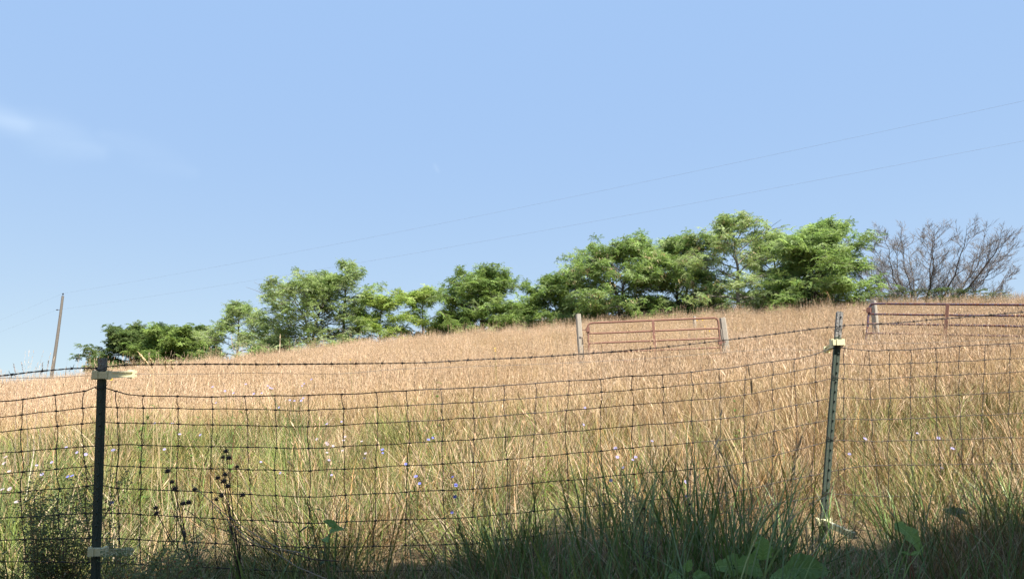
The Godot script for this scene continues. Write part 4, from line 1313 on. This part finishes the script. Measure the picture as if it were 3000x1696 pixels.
func build_plants() -> void:
	var blue := flower_mesh(14, Color(0.170, 0.187, 0.527), Color(0.187, 0.187, 0.425))
	var pale := flower_mesh(14, Color(0.306, 0.287, 0.459), Color(0.306, 0.275, 0.367))
	var white := flower_mesh(16, Color(0.40, 0.34, 0.36), Color(0.432, 0.360, 0.324))
	var sc := Color(0.13, 0.17, 0.07)
	var lc := Color(0.11, 0.16, 0.05)
	var grp := "flowering chicory by the fence"
	var list := [
		[4.0, [[1120, 1318], [1121, 1328], [1188, 1360], [1218, 1397], [1229, 1417]], 1290, blue, 1.25, "deep blue chicory, tallest of the blooms below the middle wires"],
		[3.7, [[1326, 1398], [1335, 1422], [1333, 1456], [1324, 1502]], 1352, blue, 1.2, "blue-grey chicory with four blooms in one upright line"],
		[4.6, [[1255, 1289], [1268, 1283]], 1275, blue, 1.3, "pair of deep blue chicory blooms side by side"],
		[4.7, [[928, 1287], [956, 1297], [959, 1302], [975, 1307], [1003, 1321], [1011, 1280], [1006, 1291]], 985, white, 1.35, "pinkish white chicory with seven clustered blooms"],
		[4.6, [[957, 1327], [1059, 1294], [1071, 1329], [1067, 1343]], 1050, white, 1.25, "pinkish white chicory with widely spaced blooms"],
		[4.2, [[963, 1349], [971, 1392], [821, 1386], [763, 1354]], 940, pale, 1.15, "pale lilac chicory over a brown straw patch"],
		[4.3, [[224, 1326], [249, 1332], [192, 1312], [150, 1355], [121, 1390], [105, 1364]], 190, pale, 1.3, "lilac chicory with six blooms close to the dark post"],
		[3.6, [[25, 1382], [11, 1358], [15, 1340], [5, 1435], [46, 1472], [27, 1433]], 40, white, 1.3, "whitish chicory at the open end of the mesh"],
		[3.9, [[197, 1397], [210, 1395]], 205, blue, 1.2, "blue chicory low beside the dark post"],
		[3.5, [[330, 1320], [327, 1473]], 322, pale, 1.3, "lilac chicory rising right behind the dark post"],
		[5.2, [[480, 1317], [586, 1275], [525, 1273], [452, 1241], [503, 1242]], 510, pale, 1.25, "lilac chicory in the green grass near the post"],
		[6.2, [[622, 1134], [632, 1181], [658, 1146], [719, 1126], [766, 1152], [683, 1152]], 680, pale, 1.4, "small lilac chicory in dry grass, broad and sparse"],
		[6.6, [[783, 1131], [790, 1137], [797, 1139], [884, 1131], [891, 1124], [912, 1112], [743, 1154]], 840, pale, 1.4, "small lilac chicory in dry grass, with seven blooms"],
		[5.8, [[848, 1173], [862, 1175], [882, 1174], [817, 1194], [888, 1167], [957, 1243], [1000, 1236]], 890, pale, 1.35, "lilac chicory just under the mesh's top wire"],
		[5.9, [[1714, 1195], [1709, 1245]], 1700, pale, 1.6, "lone lilac chicory in the brown grass"],
		[4.4, [[1804, 1314], [1809, 1340], [1911, 1293], [1855, 1348], [1863, 1340], [1827, 1370]], 1840, pale, 1.35, "near-white chicory with six round blooms over pale straw"],
		[3.75, [[1790, 1408], [2009, 1412], [2011, 1455]], 1900, pale, 1.2, "lilac chicory low among tall green blades"],
		[4.1, [[2490, 1331], [2535, 1286]], 2520, pale, 1.35, "lilac chicory beside the faded post"],
		[4.2, [[2751, 1284], [2792, 1315], [2761, 1372], [2690, 1270]], 2775, pale, 1.3, "grey-lilac chicory over the dense dark clump"],
	]
	for q in list:
		stemmed("chicory_plant", q[5], grp, "flower", q[0], q[1], q[3], q[4], sc, lc, q[2], 0.75, "flower")

	# dried stalks with dark round heads
	var hb := MB.new()
	hb.ball(Vector3.ZERO, Vector3(0.010, 0.009, 0.010), Color(0.075, 0.062, 0.055), 5, 8)
	for k in 26:
		var d := Vector3(R(-1, 1), R(-0.6, 1), R(-1, 1)).normalized()
		hb.leaf(d * R(0.006, 0.010), d, d.cross(Vector3(0.3, 1, 0.2)).normalized(), R(0.006, 0.011), 0.004, pick([Color(0.09, 0.075, 0.065), Color(0.13, 0.105, 0.085), Color(0.06, 0.05, 0.045)]))
	var head := hb.mesh()
	var brn := Color(0.075, 0.06, 0.05)
	stemmed("dried_seed_stalk", "dried stalk with dark round seed heads, fanning up across the mesh", "dried seed stalks", "plant", 3.0, [[661, 1322], [652, 1340], [670, 1341], [693, 1368], [637, 1400], [658, 1390], [654, 1410], [666, 1424], [648, 1452], [632, 1463], [710, 1450]], head, 0.85, brn, brn, 735, 0.0, "seed_head")
	stemmed("dried_seed_stalk", "dried stalk with dark round seed heads, nearer the dark post", "dried seed stalks", "plant", 2.95, [[490, 1380], [503, 1412], [510, 1432], [568, 1434], [552, 1472], [535, 1475], [455, 1488], [457, 1503]], head, 0.9, brn, brn, 640, 0.0, "seed_head")
	stemmed("dried_seed_stalk", "dried stalk with two small brown heads amid tall green blades", "dried seed stalks", "plant", 2.9, [[1888, 1490], [2021, 1477], [1825, 1558], [884, 1526]].slice(0, 3), head, 0.6, Color(0.14, 0.11, 0.08), brn, 1850, 0.0, "seed_head")

	# bleached fallen stems beside the seed stalks
	for q in [[[620, 1480], [800, 1590], 2.95, "bleached woody stem slanting down through the seed stalks"], [[540, 1490], [760, 1565], 2.9, "dark woody stem sloping into the verge grass"], [[560, 1420], [690, 1500], 3.0, "thin grey stem crossing the seed stalks"], [[1496, 1375], [1500, 1640], 3.25, "straight grey stick standing against the mesh"], [[1375, 1287], [1470, 1640], 3.3, "thin dark stalk leaning on the mesh by the grey stick"]]:
		var a := px(q[0][0], q[0][1], q[2])
		var b := px(q[1][0], q[1][1], q[2] - 0.05)
		if b.y > land(b.x, -b.z): b += (b - a).normalized() * 0.35
		var mb := MB.new()
		mb.tube(curve(Vector3.ZERO, b - a, Vector3(0, -0.04, 0), 6, 0.010), radii(0.0014, 0.0026, 6), 5, Color(0.34, 0.28, 0.22) if "bleached" in q[3] or "grey" in q[3] else Color(0.09, 0.075, 0.06))
		var o := part("dry_stem", mb, M.twig, self)
		o.position = a
		tag(o, q[3], "stem", "dry stems by the mesh")

	# bushy weed round the dark post
	for q in [[-2.10, 3.25, 0.66, "bushy dull green weed with rusty seeds round the dark post"], [-2.40, 2.88, 0.55, "lower rusty-seeded weed away from the dark post"], [-1.36, 2.80, 0.42, "small brown weed under the dried seed stalks"]]:
		var foot := ground(q[0], q[1])
		var t := thing("bushy_weed", foot, q[3], "weed", "bushy weeds at the fence")
		var st := MB.new()
		var lv := Bag.new()
		var sd := Bag.new()
		for s in 44:
			var az := R(0, TAU)
			var H: float = q[2] * R(0.6, 1.1)
			var m := curve(Vector3(0, -0.03, 0), Vector3(cos(az) * R(0.05, 0.32), H, sin(az) * R(0.05, 0.22)), Vector3.ZERO, 5, 0.012)
			st.tube(m, radii(0.0018, 0.0009, 5), 4, Color(0.20, 0.15, 0.10))
			for k in 70:
				var at := at_curve(m, R(0.25, 1.0)) + Vector3(R(-1, 1), R(-0.6, 0.6), R(-1, 1)) * 0.045
				var b := Basis(Vector3.UP, R(0, TAU)).rotated(Vector3.RIGHT, R(-1, 1)).scaled(Vector3.ONE * R(0.7, 1.3))
				if R(0, 1) < 0.78 and q[2] > 0.35 or R(0, 1) < 0.5: lv.put(Transform3D(b, at), pick([Color(0.20, 0.24, 0.10), Color(0.26, 0.28, 0.15), Color(0.16, 0.19, 0.08)]))
				else: sd.put(Transform3D(b, at), pick([Color(0.30, 0.13, 0.075), Color(0.26, 0.12, 0.07), Color(0.36, 0.20, 0.12)]))
		part("stem", st, M.twig, t)
		var lm := MB.new()
		lm.leaf(Vector3.ZERO, Vector3(1, 0.2, 0).normalized(), Vector3.UP, 0.022, 0.008, Color.WHITE)
		lm.leaf(Vector3(0, 0.006, 0), Vector3(-0.5, 0.2, 0.8).normalized(), Vector3.UP, 0.014, 0.006, Color.WHITE)
		copies("small_leaves", lm.mesh(), lv, M.leaf, t).set_meta("kind", "stuff")
		var sm := MB.new()
		sm.ball(Vector3.ZERO, Vector3(0.004, 0.003, 0.0035), Color.WHITE, 3, 5)
		copies("seeds", sm.mesh(), sd, M.twig, t).set_meta("kind", "stuff")

	# leafy weeds in the meadow
	var wg := [Color(0.10, 0.17, 0.035), Color(0.13, 0.20, 0.05), Color(0.16, 0.22, 0.06)]
	var ws := Color(0.16, 0.13, 0.07)
	weed("large-leaved green weed poking over the mesh's second wire", 4.6, 432, 1172, 9, 0.10, 0.035, wg, ws)
	weed("leafy green weed behind the chicory blooms", 5.4, 560, 1190, 10, 0.10, 0.03, wg, ws)
	weed("reddish-stemmed leafy weed by the brown-tinged clump", 4.9, 690, 1195, 11, 0.11, 0.035, wg, Color(0.20, 0.09, 0.06))
	weed("small dark-leaved weed standing alone in tan grass", 6.4, 1272, 1112, 9, 0.11, 0.035, wg, ws)
	weed("yellow-green upright weed in the middle of the mesh", 4.4, 1592, 1290, 12, 0.075, 0.012, [Color(0.22, 0.33, 0.05), Color(0.18, 0.28, 0.05)], Color(0.2, 0.28, 0.06))
	weed("slim grey-green weed with narrow leaves", 4.5, 1460, 1230, 14, 0.05, 0.010, [Color(0.15, 0.22, 0.07)], Color(0.15, 0.17, 0.08))
	weed("dark leafy weed just beyond the leaning mesh wires", 5.6, 2150, 1168, 8, 0.09, 0.03, wg, ws)
	weed("dark lanky weed standing in the shaded verge grass", 3.2, 965, 1455, 10, 0.12, 0.03, [Color(0.06, 0.11, 0.04), Color(0.08, 0.13, 0.05)], Color(0.08, 0.11, 0.05), 2)
	# dark upright dock spikes
	for q in [[877, 1187, 1260, 5.6, "short dark brown dock spike near the lilac chicory"], [752, 1205, 1280, 5.4, "dark brown dock spike by the reddish weed"], [1010, 1138, 1170, 7.4, "bent dark dock spike in tan grass"], [1214, 1118, 1160, 7.2, "curled brown dock spike beyond the mesh's top wire"]]:
		var hd := px(q[0], q[1], q[3])
		var foot := ground(hd.x, q[3])
		var t := thing("dock_spike", foot, q[4], "plant", "dock spikes in the meadow")
		var st := MB.new()
		st.tube(curve(Vector3(0, -0.03, 0), hd - foot, Vector3(0.03, 0, 0), 5, 0.005), radii(0.003, 0.0015, 5), 5, Color(0.12, 0.07, 0.04))
		part("stem", st, M.twig, t)
		var sp := MB.new()
		for k in 60:
			var f := R(0.62, 1.0)
			var p := (hd - foot) * f
			sp.leaf(p, Vector3(R(-1, 1), R(0, 0.8), R(-1, 1)).normalized(), Vector3.UP, R(0.012, 0.02) * (1.3 - 0.4 * f), 0.009, Color(0.09, 0.05, 0.03))
		part("seed_spike", sp, M.twig, t)

	# tall plumed stalks
	for q in [[405, 1036, 448, 1090, 3.9, "tall tan plumed stalk leaning over the dark trees' foot"], [440, 1057, 446, 1095, 4.0, "short tan plumed stalk beside the leaning one"], [482, 1065, 484, 1100, 4.2, "thin bleached stalk by the plumed ones"], [500, 1062, 505, 1100, 4.3, "second thin bleached stalk by the plumed ones"], [2425, 857, 2440, 890, 9.0, "long tan plumed stalk bending in front of the fan-shaped locust"], [2490, 890, 2478, 920, 8.0, "pale stalk rising just past the faded post's tip"], [2598, 890, 2618, 960, 9.5, "pale stalk crossing the sunken gate's tubes"], [2885, 935, 2868, 1010, 9.0, "long bright stalk in front of the sunken gate"], [60, 1062, 75, 1125, 6.0, "wispy purple-grey stalk against the sky by the pole"], [122, 1066, 118, 1125, 6.2, "wispy branched stalk against the sky beside the pole"], [38, 1070, 48, 1125, 5.8, "wispy stalk at the far end against the sky"], [140, 1060, 130, 1125, 6.4, "tallest wispy stalk against the sky near the pole"]]:
		var hd := px(q[0], q[1], q[4])
		var lower := px(q[2], q[3], q[4])
		var foot := ground(lower.x + (lower.x - hd.x) * 2.0, q[4])
		var t := thing("plumed_stalk", foot, q[5], "grass stalk", "tall plumed grass stalks")
		var wispy: bool = "wispy" in q[5]
		var col := Color(0.30, 0.24, 0.22) if wispy else Color(0.56, 0.42, 0.24)
		var st := MB.new()
		var m := [Vector3(0, -0.03, 0), (lower - foot) * 0.5 + Vector3(0.0, 0.03, 0), lower - foot, hd - foot]
		var c := curve(m[0], m[2], Vector3(R(-0.02, 0.02), 0, 0), 5, 0.004)
		c.append(m[2].lerp(m[3], 0.5) + Vector3(0, 0.005, 0)); c.append(m[3])
		st.tube(c, radii(0.0022, 0.0010, 7), 4, col)
		part("stem", st, M.grass, t)
		var pl := MB.new()
		for k in (26 if wispy else 46):
			var f := R(0.55 if wispy else 0.35, 1.02)
			var p: Vector3 = (m[2] as Vector3).lerp(m[3], f)
			var dir: Vector3 = ((m[3] - m[2]).normalized() + Vector3(R(-1, 1), R(0, 0.6), R(-1, 1)) * 0.5).normalized()
			pl.leaf(p, dir, Vector3.UP, R(0.014, 0.03), 0.005, col)
		part("plume", pl, M.grass, t)

	# yellow flowers far up the slope
	var yel := flower_mesh(8, Color(0.75, 0.42, 0.02), Color(0.6, 0.3, 0.02))
	for q in [[1451, [[1450, 1021], [1451, 1028]], 12.0, "pair of yellow blooms alone in the tan grass"], [2044, [[2043, 939]], 17.5, "yellow bloom touching the white post beyond the closed gate"], [2058, [[2059, 938]], 17.6, "yellow bloom between white post and gate's hinge end"], [2070, [[2066, 957]], 17.4, "yellow bloom just above the gate's second rail"], [2080, [[2080, 970]], 17.3, "yellow bloom just under the gate's second rail"], [1026, [[1026, 1054]], 10.5, "single orange-yellow bloom right above the barbed wire"], [325, [[325, 1112]], 8.0, "single orange-yellow bloom close to the dark post"]]:
		stemmed("yellow_flower", q[3], "yellow blooms up the slope", "flower", q[2], q[1], yel, 1.7 if q[2] < 16.0 else 2.4, Color(0.30, 0.28, 0.10), Color(0.2, 0.25, 0.08), q[0], 0.9, "flower")

	# broad-leaved plants in the verge
	var bl := Color(0.23, 0.37, 0.12)
	var big := [
		["broad_leaf_plant", "burdock with four large lobed leaves in the verge grass", 2.55, [[2230, 1668, -0.20, 0.05, 0.10, 0.16, 0.12], [2235, 1640, -0.02, 0.85, 0.05, 0.11, 0.09], [2300, 1672, 0.95, 0.10, 0.25, 0.20, 0.13], [2260, 1690, 0.5, -0.1, 0.5, 0.17, 0.11], [2180, 1668, -0.9, 0.15, 0.2, 0.15, 0.10]], 2245],
		["broad_leaf_plant", "single large pale green leaf standing on its stalk", 3.05, [[2622, 1533, 0.62, -0.75, 0.25, 0.215, 0.095]], 2650],
		["broad_leaf_plant", "seedling with two small bright leaves on a thin red stem", 2.75, [[2668, 1626, -0.9, 0.35, 0.1, 0.045, 0.022], [2670, 1626, 0.9, 0.3, 0.1, 0.05, 0.022]], 2668],
		["broad_leaf_plant", "torn grey-green leaf resting in the dense dark clump", 3.6, [[2765, 1492, 0.75, -0.45, 0.3, 0.17, 0.065], [2778, 1498, 0.95, 0.0, 0.3, 0.13, 0.055]], 2780],
		["broad_leaf_plant", "small lobed weed at the edge of the burdock", 2.5, [[2010, 1672, 0.3, 0.7, 0.3, 0.06, 0.04], [2030, 1690, 0.9, 0.1, 0.3, 0.08, 0.05], [1995, 1690, -0.8, 0.1, 0.4, 0.07, 0.045], [2040, 1690, 0.5, 0.3, 0.5, 0.06, 0.04]], 2015],
		["broad_leaf_plant", "shaded lobed weed below the middle of the mesh", 2.9, [[965, 1555, 0.8, 0.2, 0.4, 0.09, 0.05], [985, 1545, -0.5, 0.4, 0.4, 0.08, 0.045], [950, 1580, 0.3, 0.1, 0.7, 0.09, 0.05]], 970],
	]
	for q in big:
		var f := px(q[4], 1690, q[2])
		var foot := ground(f.x, q[2])
		var t := thing(q[0], foot, q[1], "plant", "broad-leaved plants in the verge")
		var st := MB.new()
		for l in q[3]:
			var at := px(l[0], l[1], q[2]) - foot
			st.tube(curve(Vector3(0, -0.03, 0), at, Vector3(R(-0.02, 0.02), 0, 0), 4, 0.004), radii(0.004, 0.002, 4), 5, Color(0.16, 0.22, 0.08) if not "red" in q[1] else Color(0.28, 0.13, 0.08))
			var lb := MB.new()
			broad_leaf(lb, Vector3.ZERO, Vector3(l[2], l[3], l[4]).normalized(), Vector3(0.05, 0.62, 0.78).normalized(), l[5] * 0.78, l[6] * 0.78, pick([bl, Color(0.26, 0.40, 0.14)] if not "torn" in q[1] else [Color(0.22, 0.26, 0.15)]), 0.15, 0.5)
			part("leaf", lb, M.leaf, t).position = at
		part("stem", st, M.grass, t)
